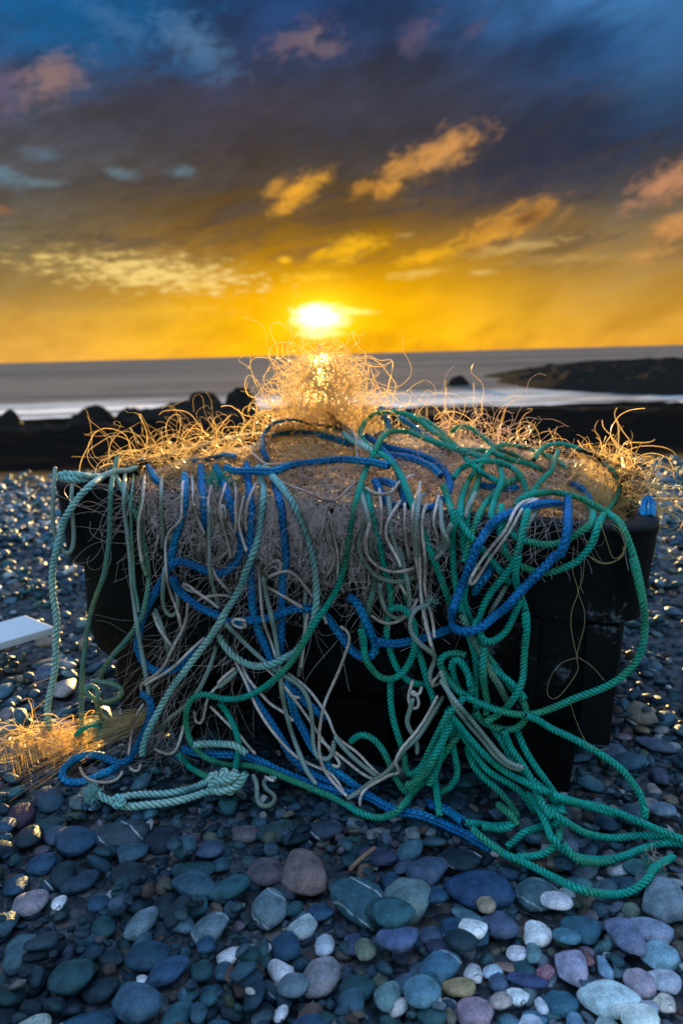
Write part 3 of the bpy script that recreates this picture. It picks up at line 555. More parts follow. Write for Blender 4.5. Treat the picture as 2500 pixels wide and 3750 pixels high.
near = [s for s in rest if s.p[1] < 1.8]; farr = [s for s in rest if s.p[1] >= 1.8]
# far shingle, scattered on the slope
class S2: pass
far2 = []
for _ in range(17000):
    y = 3.9*((9.5/3.9)**rng.random())
    if rng.random() < (y-4.5)/3.2: continue
    x = rng.uniform(-.62*y-.3, .62*y+.3)
    s = S2(); w = rng.uniform(.010, .030)*(1+.16*(y-4)); s.abc = (w*rng.uniform(.9, 1.4), w*rng.uniform(.6, 1), w*rng.uniform(.35, .6))
    s.p = (x, y, float(gz(x, y))+rng.uniform(-.02, .012)); s.R = rotm(rng.uniform(0, 6.28), rng.normal()*.2, rng.normal()*.2)
    px, py, z = proj(s.p); s.col, _n = pick(1600, 3000); far2.append(s)
A = merge_stones(near, 3); B_ = merge_stones(farr, 3 if len(farr) < 4000 else 2); C_ = merge_stones(far2, 2)
def cat(*T):
    V = []; F = []; C = []; o = 0
    for v, f, c in T: V.append(v); F.append(f+o); C.append(c); o += len(v)
    return np.concatenate(V), np.concatenate(F), np.concatenate(C)
V_, F_, C2 = cat(A, B_, C_)
tag(mesh_obj('shingle', V_, F_, stonem.m, col=C2), kind='stuff', label='mass of smaller blue grey shingle filling the beach between the bigger stones', cat='shingle')

ROPES = r"""
B|dark blue braided rope arching over the top of the net heap under the sun|2:160,770 125,680 125,590 180,505 280,465 390,475 500,500 620,520 720,560
B|blue braided rope crossing inside the dark blue loop on the heap|2:190,585 300,560 430,560 560,580 690,620 780,650
B|short blue braided rope end standing up behind the green loop|2:1000,455 1025,510 985,560 920,590
B|blue braided rope running along the crest behind the green loop|2:1090,440 1150,480 1220,530 1300,590 1380,640 1480,700
B|blue braided rope lying along the left heap crest|1:950,300 1050,285 1130,265 1200,275
B|blue braided rope curving from the heap down beside the green loop|2:860,580 960,640 1080,680 1220,710 1340,760 1420,830 1462,910 1445,1000 1385,1070 1300,1105 1200,1090
B|second blue braided rope running under the big curved blue one|2:1010,720 1120,730 1240,760 1340,810 1400,870
B|blue braided rope dropping from the crossing into the white cords|2:1000,710 1060,780 1100,860 1110,940 1130,1010 1170,1080
B|short blue braided rope peeking out of the net beside the white cords|2:960,900 1040,920 1100,960
B|short blue rope bend hidden behind the grey hatched cords|2:960,970 1000,1040 1060,1080 1130,1070
B|blue braided rope half buried in net left of the green tangle|3:380,430 440,440 500,450 560,455 620,450
B|blue braided rope bend poking out of the right net|3:925,430 980,450 1030,510 1045,560
B|blue rope lump standing on the right end of the tub|3:1338,630 1340,560 1362,508 1382,545 1380,620
B|dim blue braided rope hanging in the shade between pale ropes|2:220,960 255,1100 270,1250 285,1400 290,1500 5:415,150 405,350 400,550 395,700
B|dim blue rope end hanging behind the white folded cord on the right|6:350,120 320,180 270,240 235,300
B|blue braided rope hanging straight down from the left net|1:905,440 905,520 895,600 870,680 845,760 830,850 815,920
B|bright blue braided rope swinging in a bend below the green fluff|1:1110,390 1145,470 1170,550 1200,650 1228,740 1222,830 1180,900 1110,940 1040,930 950,892 880,870 835,885 800,930 765,1000 710,1090 670,1170 645,1254 4:885,560 880,640 900,710 950,775 1030,805 1120,780 1200,730 1260,650
B|blue braided rope hanging from the rim beside the grey cord|1:1000,390 1005,470 1015,550 1020,640 1030,700
B|blue braided rope emerging at the left edge of the heap|1:715,360 745,410 790,440
B|blue braided rope hanging straight below the pale mint rope at the rim|2:15,870 30,1000 42,1150 35,1300 30,1450 5:205,130 212,280 220,400 255,540 305,650 350,760 400,850 460,900 540,980 620,1050 680,1100
B|blue braided rope slanting down through the shade to the bottom ropes|5:170,820 225,960 285,1050 345,1140 400,1230 455,1320 530,1400 630,1470 740,1520
B|blue braided rope slanting beside the pale hatched cord into the shade|5:420,850 455,960 490,1080 550,1190 610,1300 690,1390 790,1470 900,1550 1000,1620
B|blue braided rope lying along the pebbles at the foot of the tub|4:1160,1290 1250,1320 1350,1330 1470,1330 5:50,1330 150,1335 260,1370 380,1430 500,1480 620,1530 740,1560 860,1580 960,1600 1060,1655 1160,1695 1300,1720 8:500,165 560,190 620,225 690,265
B|second blue braided rope end lying behind the lowest blue rope|5:1320,1630 1400,1660 1480,1700 8:400,60 480,85 560,140
B|dark blue braided rope hanging at left and looping on the pebbles|4:905,940 960,980 960,1060 930,1160 890,1250 850,1320 790,1385 720,1370 640,1335 530,1335 440,1385 395,1450 430,1505 530,1505 640,1460 740,1415
W|thin pale cord end curled on the pebbles inside the blue loop|4:510,1410 540,1470 600,1500 700,1510 770,1480 785,1430
W|thin pale cord curl at the tip of the blue loop|4:825,1410 850,1450 890,1430 895,1390
W|brownish cord arcing down at the bottom left behind green ropes|4:1190,1080 1160,1200 1120,1310 1060,1330 980,1290
W|brown cord swinging below the green loop at lower left|4:1530,780 1420,870 1340,940 1310,1030 1290,1140 1240,1120 1245,1050
H|dim hatched cord slanting up from the lower left shade|4:1000,1180 1090,1090 1200,1010 1290,880 1350,740 1380,640
H|dark hatched cord crossing the lower left corner of the curtain|5:0,905 60,860 120,790
W|brown cord running beside the dark hatched cord|5:-10,880 50,820 110,775
W|tan cord slanting down to the lower left shade|4:1340,1020 1420,1100 1500,1180 1560,1260 5:60,1250 150,1300
W|tan cord crossing the green loop at lower left|5:60,1120 130,1200 190,1280 240,1330
G|olive green twisted rope hanging behind the hatched cord at left|5:1010,200 985,300 955,390 930,480 912,560 920,640
G|green twisted rope hanging from the net centre beside white cords|2:880,1040 905,1150 940,1280 975,1430 5:1050,110 1085,230 1100,330 1085,450 1070,560 1100,690 1150,800 1230,870 1330,885
G|dark green rope hanging straight behind the white cord bundle|5:1130,0 1160,120 1180,240 1200,340 1230,400
G|dark green rope falling in the shade below the knot|5:1250,620 1290,720 1330,860 1370,980 1380,1060
G|green rope dropping into a deep bend at the centre of the shade|5:1100,840 1095,950 1108,1080 1140,1200 1180,1320 1190,1420 1225,1460 1290,1410 1350,1290 1400,1190 1450,1090 1480,1030
G|dark green rope arching up in the shade by the tub foot|5:840,1250 900,1205 970,1220 1040,1290 1090,1390 1130,1480 1180,1560 1230,1600
G|dark green rope hanging in the shade under the right tangle|5:1520,1130 1490,1240 1510,1360 1520,1460 1470,1540 1400,1575
G|dark green rope standing on the blue rope near bottom centre|5:1370,1440 1385,1530 1400,1640 1410,1730
G|dark green rope running down in the black shade at right|6:190,1280 230,1400 300,1480 390,1560 460,1640 510,1730 8:720,60 790,120 810,160
G|dim green rope lying across the dark at the foot of the tub|8:560,140 640,150 720,158 790,150 740,170 640,160
G|green rope loop around the lower left behind the mint knot|4:1560,970 1480,975 1400,970 1290,945 1220,980 1190,1060 1190,1150 1220,1250 1300,1340 1400,1385 1500,1395 5:200,1400 300,1428 430,1478 560,1530 700,1592 800,1640 900,1700 1000,1732 1100,1715 1180,1650 1250,1560 1330,1470 1400,1380 1470,1280 1545,1195
G|short green rope standing from the loop to the mint knot|4:1400,1000 1460,1080 1510,1200 1520,1300 1500,1420
G|green rope end slanting to the mint knot from the left|4:1130,1320 1200,1400 1300,1460 1360,1475
T|pale green rope bend lying beside the mint knot|4:1230,1270 1350,1260 1470,1265 5:100,1270 150,1300 180,1330
G|green rope doubled back beneath the big right loop|6:200,560 235,680 250,800 240,920 250,1050 230,1100
G|green rope passing behind the right tangle to the pebbles|6:510,1180 560,1300 620,1400 700,1510 760,1600 790,1680 8:965,60 995,130 1000,190 975,255 900,292 800,300
G|green rope bend lying between brown stone and tangle|8:755,255 800,220 830,190 900,165 970,150 1020,120
G|green rope from the tangle down over the dark tub foot|6:350,1150 420,1260 480,1370 560,1450 640,1520 730,1600 800,1700 8:940,70 1010,125 1120,190 1250,212 1380,200 1500,210 1580,225
G|green rope running under the others to the right corner|6:120,1130 220,1300 330,1440 470,1520 560,1600 620,1700 8:850,0 900,70 940,150 960,205 1000,245 1060,292 1160,312 1280,300 1380,262 1480,235 1580,240
G|green rope swinging along the lower right pebbles in a flat bend|8:1010,230 1050,285 1100,320 1180,325 1250,310
G|green rope loop of the inner right tangle|6:130,715 100,760 110,850 150,930 210,950 215,860 180,790 130,725
G|green rope hanging from the big loop to the tangle knot|6:270,570 310,680 380,780 470,900 540,980 568,1060 545,1130 470,1170 380,1160 290,1120 240,1050
G|green rope crossing the shade to the tangle from upper left|6:260,730 340,780 430,840 510,910 560,980
H|hatched cord hanging in shade behind the big blue loop|3:720,590 680,650 660,700 640,780
H|dark hatched cord slanting beside the green crossing|6:440,250 400,330 360,390 330,440
G|dim green rope hanging left inside the right tangle|3:410,330 385,430 350,520 325,620 330,720 350,800 370,900
G|green rope hanging left inside the right tangle|3:390,335 340,400 305,480 290,570 300,680 310,800 340,900 320,1000 310,1100 350,1220
G|green rope slanting down left from the right net|3:640,390 560,420 490,475 430,545 390,620 360,700 330,800 310,880
G|short green rope bend rising in the right net|3:515,330 530,400 500,480 475,560 470,620 510,680
G|green rope crossing down right behind the blue loop|3:215,500 245,590 300,670 370,755 440,830 490,890 530,940 575,1000
G|green rope hanging down left of the blue loop|3:250,640 243,740 248,850 255,960 280,1080 300,1180 330,1250
G|dark green rope falling behind the tangle knot to the pebbles|6:60,1120 40,1220 20,1330 -10,1440 -60,1530
G|green rope slanting from the ring toward the lower middle|6:110,1090 60,1190 0,1300 -60,1390 -130,1480 -190,1560
G|olive stained green rope behind the blue loop bottom|6:150,430 190,520 240,620 290,700 330,790 400,900 450,1000
G|dark green rope hanging just inside the right tangle|6:300,640 290,760 300,900 320,1010 310,1090
G|green rope in a narrow bend beneath the great tangle|6:420,1170 470,1290 520,1360 590,1470 630,1560 690,1680 740,1740
W|pinkish cord twisting among green ropes left of the blue loop|3:150,560 130,650 165,740 150,850 120,960
H|hatched cord drooping under the big blue curved rope|2:1440,1290 1400,1380 1330,1450 1240,1480
W|pale cord slack between the white bundle and the green ropes|5:1150,230 1190,300 1240,360 1290,330
H|dim hatched cord hanging deep behind the white snake cord|5:560,250 550,400 555,520 530,700 510,830
W|tan cord hanging deep behind the pale mint arc|5:590,330 560,480 545,620 525,780
W|thin tan cord looping low under the mint bend|5:150,760 190,850 280,950 330,1010 420,1060 480,1120
W|short pale cord curl under the left net fringe|1:1230,560 1210,650 1235,740 1260,820
G|green rope loop joining the bend under the right net|3:1030,560 1050,600 1035,660 970,705 900,748 820,775 730,770 650,748 580,710 540,660
G|green rope from the crest slipping down behind the blue rope|3:0,30 60,50 130,90 190,140 240,190 290,240 350,310 440,380 520,420
G|green rope arching over the crest of the right net|3:235,130 280,98 350,108 420,160 500,222 600,262 680,305 770,350
G|second green rope arching along the right crest|3:420,295 460,240 520,205 600,205 690,225 780,262 850,300 910,345
G|green rope lying low between the two right arches|3:310,235 420,235 500,255 580,290 660,310 760,350
G|green rope bend around the right tangle top|3:245,400 290,340 360,305 450,295 540,312 610,350 650,410 675,490
G|big green rope loop standing over the right end of the net|3:710,290 760,220 840,195 930,210 1020,250 1100,300 1165,355 1200,425 1190,500 1145,565 1095,630 1068,700 1030,790 960,870 880,910 790,937 720,930 650,905 575,860 540,790 515,690 520,620
G|green rope falling from the crest through the blue loop|3:825,305 810,350 760,400 720,450 690,520 670,600 645,690 625,790 590,890 530,970 470,1040 420,1130 390,1220 6:250,470 230,560
G|green rope hanging in a long bend right of the blue loop|3:625,830 605,920 610,1000 640,1080 665,1170 662,1254 6:560,400 572,500 560,620 550,740 545,850 500,950 440,1030 380,1080 300,1130
G|green rope swinging round behind the blue loop bottom|6:530,330 490,440 440,540 370,600 310,610 270,560 265,500
G|green twisted rope from crest through the heap centre to the shade|3:430,285 350,250 291,230 2:1440,620 1350,550 1250,480 1150,425 1040,405 930,420 862,470 825,540 840,610 910,680 1000,730 1070,800 1120,880 1155,970 1190,1060 1230,1150 1280,1290 1330,1420 1380,1550 5:1395,150 1440,270 1480,380
T|pale mint rope bend crossing the heap centre|2:690,560 760,610 840,650 920,700 960,740
H|grey hatched cord running over the crest at the centre|2:640,460 720,530 800,600 850,640
H|hatched cord in an open bend below the heap centre|2:850,1220 815,1300 805,1390 840,1480 910,1545 5:960,160 1040,210 1130,230 1210,215 1260,185
H|hatched cord hanging beside the green rope at centre|2:850,1070 880,1180 890,1300 905,1420 930,1480
H|hatched cord hanging in a short bend under the white cords|5:1030,240 1040,350 1080,430 1140,470 1200,450 1220,350 1205,230 1180,120 1150,0
H|dark hatched cord falling among the white cords|2:1030,1100 1040,1250 1075,1380 1110,1500
H|hatched cord hanging right of the white cord bundle|2:1400,1130 1410,1250 1450,1350 1400,1430 1350,1470
H|hatched cord stub at the side of the curved blue rope|2:1330,910 1290,930 1270,970
H|hatched cord hanging from the right net near the blue loop|3:345,540 325,580 320,620
W|tan cord hanging in shade beside hatched cord at centre|2:1140,1150 1140,1280 1160,1400 1180,1500
W|white cord hanging as a short bend under the heap centre|2:965,1040 975,1150 965,1300
W|white cord slanting down in an S under the heap centre|2:1060,1120 1010,1200 1000,1290 1040,1380 1090,1460 1115,1530
W|white cord in an open bend beside the hatched bend|2:870,1280 850,1370 880,1460 960,1530 1080,1560 1210,1530
W|tan cord bend hanging low among green ropes at centre|5:970,440 1040,490 1120,495 1190,455 1240,400 1270,330
W|white cord snaking down the net left of the green rope|2:590,1200 570,1270 590,1340 640,1420 640,1490 600,1560 5:640,240
W|thin tan cord hanging beside the white snake cord|2:610,1200 630,1290 650,1380 665,1460 5:760,210 800,300
W|white cord draped in a flat smile across the net|2:230,900 340,950 450,985 560,1040 650,1042 735,960
W|long pale cord dropping from the crest over the blue rope|2:600,440 700,500 775,560 795,640 800,740 825,860 840,900
W|white cord bend lying over the curved blue rope|2:850,950 920,990 1000,1002 1070,970 1085,920 1150,885 1200,860 1240,885
W|pale cord inside the dark blue loop on the heap|2:100,750 140,785 230,785 320,775 420,765
W|pale cord following the inner edge of the dark blue loop|2:165,690 170,600 210,520 290,480
H|hatched cord loop hung over the left corner of the tub|9:470,130 462,250 455,400 462,550 490,660 540,750 590,785 625,740 640,600 625,450 615,300 625,180
T|teal twisted rope lying along the left rim of the tub|1:620,330 560,385 440,412 320,408 215,395 180,378 215,366 300,378 400,385 500,395
G|olive twisted rope hanging from the left rim to the pebbles|1:505,330 490,400 478,500 475,650 468,780 440,950 400,1060 370,1150 345,1260 4:545,640 528,780 520,900 520,1050 528,1210
T|olive twisted rope hanging from the left net down to the loose knot|1:510,380 555,470 605,560 640,640 665,760 690,880 697,1000 680,1100 655,1200 4:880,480 850,545 780,630 710,710 660,790 640,850
G|dirty green rope tied in a loose knot above the left pebbles|4:600,860 680,870 750,890 785,935 720,985 640,990 570,955 545,910 590,890 630,930 620,1010 650,1110 640,1170
G|short orange lit rope end lying behind the hanging green rope|4:480,1210 550,1150 640,1130
H|long hatched cord hanging straight from the left rim|1:560,430 555,550 575,700 590,850 600,1000 620,1150 4:870,480 895,620 920,760 945,900 950,950
H|hatched cord hanging beside the olive rope at left|1:660,500 645,600 643,700 650,800 665,900 690,960
H|dim hatched cord hanging in the net left of the blue rope|1:770,460 770,600 780,700 775,800
H|hatched cord hanging as a narrow U under the left net|1:790,900 780,1020 780,1120 810,1190 855,1180 870,1110 850,1030 845,960
W|olive thin cord hanging beside the long hatched cord|1:605,440 595,550 600,700 610,850 615,1000 635,1100 640,1170
W|pale thin cord hanging from the left net edge|1:670,440 665,540 640,640 640,760 660,880
H|hatched cord falling into the lower left tangle|4:990,400 1020,480 1060,600 1080,700
W|pinkish cord slanting in the lower left tangle|4:975,420 1010,520 1060,590 1110,660
W|white cord snaking down in front of the blue rope at left|1:890,480 885,560 885,640 830,680 795,750 795,850 800,950 820,1050 850,1120 880,1220 4:1130,400 1160,540
W|grey cord hanging from the left net in a soft bend|1:950,450 955,560 985,640 1020,720
W|white cord arching out of the green fluff in a long bend|1:1170,385 1195,440 1195,550 1200,650 1180,750 1140,830 1080,870 1020,890
W|white cord hanging beside the hatched cord under the fluff|1:1050,470 1035,560 1070,640 1048,750 1050,850 1075,950 1130,1010 1170,1060
W|white cord tied in a small hanging knot|1:1120,490 1100,560 1115,660 1145,640 1140,580 1120,520 1110,600 1130,690 1155,780 1170,860
W|pale cord slanting across the straight blue rope|1:1310,430 1265,530 1250,640 1260,700
H|hatched cord hanging under the green fluff|1:1045,640 1045,800 1050,950 1080,1060 1110,1150
W|pink cord folded back in a hairpin at left|4:1240,370 1290,330 1420,310 1500,330
W|pale cord hairpin over the slanting blue rope|4:1290,290 1240,300 1190,280 1145,240 1170,225 1250,290 1340,350 1400,400
B|blue braided rope running level across the centre into a hanging U|4:1100,190 1125,260 1190,330 1290,400 1390,440 5:50,480 170,478 330,455 420,420 520,397 620,410 690,450 740,520 800,600 860,675 930,712 985,690 1003,630 960,540 920,440 885,365 830,320
B|blue braided rope leaving the hanging U to the right|5:1000,605 1100,625 1200,612 1300,590 1400,558 1480,528
W|white cord looping beside the pale mint rope at centre|5:265,180 330,110 375,82 410,110 390,165 330,195 300,205 380,170 440,152 500,190 570,280 625,350 660,420 690,500
W|pink cord slanting down right toward the blue level rope|5:290,250 400,310 480,360 540,395
W|pink cord curl beneath the pale mint rope|5:150,490 190,500 160,525 100,512 70,480 110,460 180,480
W|pink cord hanging down past the level blue rope|5:250,100 265,250 275,400 300,520 340,620 370,720
W|pink cord hanging as a long S at the lower left|4:1200,360 1180,500 1100,650 1040,780 950,850 893,890 905,925
W|tan cord swinging down left under the mint rope|4:1310,580 1200,680 1100,780 1000,840 920,890
W|thin pale cord hanging by the dark blue rope at left|4:920,1000 860,1100 835,1230 820,1340
W|mauve cord slanting down in front of the shaded blue rope|5:110,740 180,880 240,1020 320,1150 400,1250 490,1340 600,1400 700,1440 760,1500 805,1590
W|brown cord falling down right through the shade|5:260,740 400,870 470,960 560,1080 640,1200 700,1290 790,1400 740,1420 720,1390
W|brown cord running down right over the hatched cords|5:440,810 560,900 640,1000 710,1110 735,1200 800,1260 880,1310 960,1400 1030,1465
W|tan cord lying low among the slanting cords at the foot|5:640,1230 750,1320 850,1400 940,1470 1030,1500
W|short tan cord crossing the hatched cord|5:430,940 480,965 540,972
H|hatched cord slanting down left of centre and turning up in a hook|5:40,490 140,590 220,670 300,740 370,800 460,850 530,900 580,1000 600,1150 605,1280 630,1350 690,1370 730,1330 735,1240
H|dark hatched cord slanting to the bottom centre|5:740,1210 790,1280 860,1350 930,1410 1010,1470
H|pale hatched cord falling straight through the centre left|5:285,195 310,330 345,480 370,620 390,760 400,900 430,1060 470,1200 520,1330 560,1430 625,1520
H|teal hatched cord squiggle lying on the pebbles|5:220,1460 250,1540 240,1620 290,1672 350,1640 362,1590 310,1560 275,1520 300,1480 370,1480
W|tan cord end lying on the pebbles near the squiggle|5:280,1450 320,1500 380,1500
T|pale mint rope falling in a long arc from the rim to a wide bend|2:190,870 260,950 330,1050 380,1160 430,1280 470,1400 495,1520 5:610,130 622,240 625,350 608,460 570,560 515,650 430,710 330,755 230,765 130,725 50,650 5,570
T|long pale mint rope slanting from the rim down to the lower left|2:110,880 128,960 122,1060 108,1180 95,1300 55,1420 5,1540 4:1530,270 1450,405 1370,540 1270,675 1180,795 1100,900 1030,1020 960,1150 920,1250 905,1340
G|green rope sweeping from the crest across the front to the left|3:300,240 200,205 100,170 0,130 2:1150,550 1050,548 980,590 930,680 890,760 850,850 810,980 780,1100 750,1250 730,1400 700,1540 5:805,130 760,260 700,370 620,480 550,600 490,700 420,790 320,880 200,950 100,975 0,975
T|teal twisted rope arching off the left rim down to the pebbles|9:1180,30 1080,60 1000,60 900,100 800,170 700,260 620,370 560,470 520,600 490,730 460,860 450,1000 460,1150 485,1280 490,1400 480,1550 480,1700 460,1850 430,1980 410,2100 415,2200 430,2290
B|blue braided rope lying level across the front of the heap|1:1130,330 1200,352 1300,352 2:200,835 330,790 500,768 700,750 860,765 960,780 1030,800
G|green rope curling up in a ring by the white knot|5:900,520 925,600 930,700 965,770 1030,835 1110,845 1180,800 1235,700 1252,600 1245,500 1210,430 1160,390 1100,395 1090,420
G|green rope slanting in the sun side of the tangle bottom|5:1500,1100 1450,1200 1380,1330 1330,1430 1250,1510 1190,1520
W|white cord of the bundle hanging at the left side|2:1230,995 1200,1080 1195,1200 1205,1350 1225,1500 5:1270,150 1290,300 1320,460 1350,600 1385,720
W|white cord of the bundle hanging in the middle|2:1240,995 1225,1120 1230,1250 1245,1400 1250,1550 5:1285,250 1300,400 1325,520 1360,650
W|white cord of the bundle bent over at the right side|2:1275,1150 1290,1090 1300,1050 1270,1130 1262,1250 1280,1400 1290,1550 5:1310,250 1340,380 1370,500 1375,590
H|hatched cord wound into the white cord bundle|2:1290,1000 1250,1010 1235,1090 1222,1200 1215,1320 1230,1450
W|small white cord loops hanging below the bundle|5:1240,850 1220,920 1205,990 1240,1050 1285,1035 1265,950 1235,905 1215,950 1260,960 1300,940 1295,890
H|hatched cord hanging crooked below the small white loops|5:1240,970 1220,1050 1195,1130 1230,1190 1270,1240 1265,1330
H|pale hatched cord with a teal frayed end twisting into the knot|5:1340,375 1300,380 1250,400 1222,460 1222,540 1265,610 1330,660 1390,710 1360,770 1335,830 1360,880
W|white cord wrapping the hatched knot|5:1440,770 1400,830 1345,890 1345,910 1400,880 1440,850
B|big bright blue braided rope loop hanging over the right front|3:890,560 830,537 740,545 650,570 560,600 490,640 430,710 380,800 345,890 310,990 270,1080 245,1160 6:95,400 95,480 120,530 190,548 280,520 350,460 440,390 520,300 600,220 690,130 770,40 3:850,850 890,760 905,660 905,570
W|white cord folded in a hairpin over the big blue loop|3:720,512 645,530 595,590 550,690 480,775 420,850 370,930 335,995 352,1012 400,950 440,880 500,800 570,700 620,610 660,550 735,512
G|long green rope hanging off the right side and sweeping back to a ring|3:600,560 640,510 690,488 750,478 830,475 920,490 1000,520 1080,560 1150,605 1210,660 1250,750 1290,870 1320,1000 1340,1120 6:1240,60 1272,170 1300,300 1320,430 1320,560 1300,670 1240,770 1140,860 1020,920 880,970 740,1030 600,1075 450,1065 310,1020 180,960 90,880 40,800 15,740 50,695 130,682 190,700
G|green rope coil end inside the ring of the long green rope|6:90,790 95,740 130,720 170,760 200,830 210,900
G|green rope running from the tangle over the right pebbles|6:560,1080 640,1110 720,1160 850,1220 980,1290 1090,1360 1180,1430 1250,1520 1300,1600 1322,1730 8:1390,60 1392,120
G|bright green rope falling from the ring to the right corner|6:60,1040 110,1110 200,1220 310,1340 420,1430 560,1505 700,1570 850,1635 1000,1670 1130,1710 8:960,10 1060,45 1160,62 1280,100 1400,152 1500,192 1580,225
G|green rope bending back up from the deep bend to the ring|5:1568,950 1540,1000 1470,1060 1420,1150
G|lowest green rope sweeping over the pebbles to the frayed wrap|8:600,170 680,240 760,290 850,330 950,380 1050,430 1150,462 1250,472 1330,455 1400,405 1430,355 1480,320 1525,300 1520,290
H|doubled hatched cord lying across the green tangle|6:20,790 70,930 130,1050 200,1140 290,1240 380,1350 470,1415 550,1432 565,1405 470,1395 390,1320 310,1220 220,1110 130,1010 55,905 20,850
H|pale hatched cord slanting from the knot to the bottom centre|5:1430,960 1350,1100 1270,1225 1190,1290 1130,1375 1060,1455 960,1515 880,1580 815,1612
W|mauve cord running beside the slanting hatched cord|5:1400,950 1330,1080 1250,1200 1175,1280 1120,1380 1150,1420 1155,1470 1120,1440 1060,1480 960,1530 900,1590 902,1665
W|white cord hanging alone across the dark centre|5:770,510 825,535 842,590 815,670 770,790 720,900 670,1020 650,1130 640,1240 652,1380 700,1470 770,1550 822,1600
T|mint doubled rope lying on the pebbles between knot and frayed end|4:620,1580 720,1630 790,1600 900,1585 1050,1580 1200,1555 1310,1510 1400,1475 1470,1500 1440,1550 1330,1565 1200,1610 1050,1640 900,1655 800,1660 700,1625 650,1600
+T|knot|4:1335,1520 1345,1470 1375,1445 1395,1500 1385,1560 1410,1575 1425,1510 1415,1440 1445,1430 1462,1500 1452,1572 1480,1570 1492,1500 1478,1440 1505,1440 1522,1500 1510,1555
+T|knot|4:1530,1440 1500,1475 1440,1495 1380,1500 1340,1530 1370,1565 1430,1560 1500,1540 1540,1500 1570,1440
+T|knot|4:720,1625 760,1595 790,1610 780,1650 740,1660 720,1640
N|thin golden filament looping out to the right of the glowing peak|2:600,70 700,60 820,80 885,60 1000,72 1050,40 1042,150 1000,280 930,350 830,400
N|thin golden filament dipping to a point at the right of the peak|2:590,30 700,20 760,30 880,5 960,40 1050,35 1048,120 1020,220 1060,300 1112,350 1000,345 900,385
N|fine golden loop right of the peak|2:560,20 680,10 730,60 790,180 740,260 640,270
N|black twine sticking out left of the glowing peak|2:35,175 100,163 180,185 260,215
N|second black twine curling left of the glowing peak|2:15,390 10,340 60,250 140,225 230,240
N|large golden loop at the far left of the heap|1:440,375 370,320 345,250 400,200 500,150 600,190 625,260 640,320
N|golden loop standing behind the far left loop|1:490,320 470,230 510,150 570,125 640,150 680,220 690,300
N|golden arch in the middle of the left heap|1:720,210 770,160 850,145 930,190 980,260 1020,300
N|straight golden strand leaning on the left heap|1:705,155 740,200 780,245 830,280
N|golden arch at the right of the left heap|1:1000,210 1050,160 1130,150 1200,160 1250,220
N|golden arch left of the green loop crest|1:880,190 930,180 1010,260 1090,300 1120,330
N|broad golden loop behind the green crest|3:140,60 150,30 220,8 300,25 360,70 378,110
N|golden loop leaning behind the green crest|3:215,110 240,50 260,15 200,20 150,60
N|tall golden loop over the right net|3:635,195 612,130 635,75 690,75 730,120 745,180 740,240
N|straight golden strand over the right net|3:795,105 815,150 830,200 850,260
N|long golden strand pointing up right from the net end|3:1325,195 1290,250 1250,280 1200,320 1160,380
N|golden strand fanning from the right end|3:1310,265 1290,330 1240,400 1180,450
N|golden loop at the right end of the net|3:1380,370 1300,350 1220,400 1300,470 1400,440 1480,500 1560,580
N|golden loop hanging at the right edge|3:1400,600 1480,590 1540,620 1530,670 1490,690 1450,650
N|fine knotted net strand hanging on the dark tub side|6:870,0 862,150 897,290 860,400 853,520 890,700 920,720 1000,780 1065,860
N|second fine net strand forming ovals on the dark tub side|6:940,60 925,220 897,290 935,400 935,520 888,700 900,780 850,870 765,968 715,968 700,920 730,820 800,740 895,712
N|fine strand falling to the green rope on the tub side|6:850,1010 880,1100 930,1220 985,1285 1060,1300 1095,1290
N|fine net loops hanging under the right rim|6:960,60 1050,105 1120,100 1190,60 1180,0
N|fine wide net loop hanging under the right rim|3:1090,640 1130,760 1170,860 1230,800 1210,700 1150,650
N|fine loose loop low under the right rim|3:1030,840 1080,880 1160,880 1220,830 1240,740 1200,660
"""

# ------------------------------------------------------------------ surface the ropes are draped over
def build_bvh():
    Vs, Fs, o = [], [], 0
    def add(V, F):
        nonlocal o
        Vs.extend(map(tuple, np.asarray(V, float))); Fs.extend([tuple(int(i)+o for i in f) for f in F]); o = len(Vs)
    q = np.array([(u_, -TW/2-.004+b, z_) for z_, b in ((-.1, -.02), (TH*.4, -.006), (TH-.004, 0)) for u_ in np.linspace(-.95, .74, 2)])
    add(T2W(q), [(0, 1, 3, 2), (2, 3, 5, 4)])
    V, F = loft([(TH, .04, TR), (TH, 0, TR), (H1, .01, TR), (H3, .08, TR)]); add(T2W(V), F[0])
    add(MV, MF[::1])
    s = 3; hh = HM[:HY//s*s, :HX//s*s].reshape(HY//s, s, HX//s, s); hh = hh.max((1, 3))+.002
    ys = GY0+GC*s*(np.arange(hh.shape[0])+.5); xs = GX0+GC*s*(np.arange(hh.shape[1])+.5); X, Y = np.meshgrid(xs, ys)
    i = np.arange(X.size).reshape(X.shape); add(np.stack([X, Y, hh], -1).reshape(-1, 3), np.stack([i[:-1, :-1], i[:-1, 1:], i[1:, 1:], i[1:, :-1]], -1).reshape(-1, 4))
    return BVHTree.FromPolygons(Vs, Fs)
BV = build_bvh()
VC = Vector(CC)
def cast(px, py):
    """depth along the view axis of the first surface behind a point, nan when it lies behind the tub"""
    d = ray(px, py); n = float(np.linalg.norm(d)); h = BV.ray_cast(VC, Vector(d))
    if h[0] is None: return float('nan')
    dep = h[3]/n
    return dep if h[0][1] < 2.62 and dep < 2.75 else float('nan')
def at(px, py, dep): return CC+ray(px, py)*dep
ZS = 4; ZB = np.full((3900//ZS, 2700//ZS), 9.0)
CROPS = {'0': (0, 0, 1), '1': (100, 1500, .638), '2': (900, 1300, .5102), '3': (1500, 1500, .638), '4': (0, 2000, .574), '5': (800, 2000, .574), '6': (1600, 2000, .574), '7': (0, 2900, .797), '8': (1250, 2900, .797), '9': (0, 1700, .4252)}
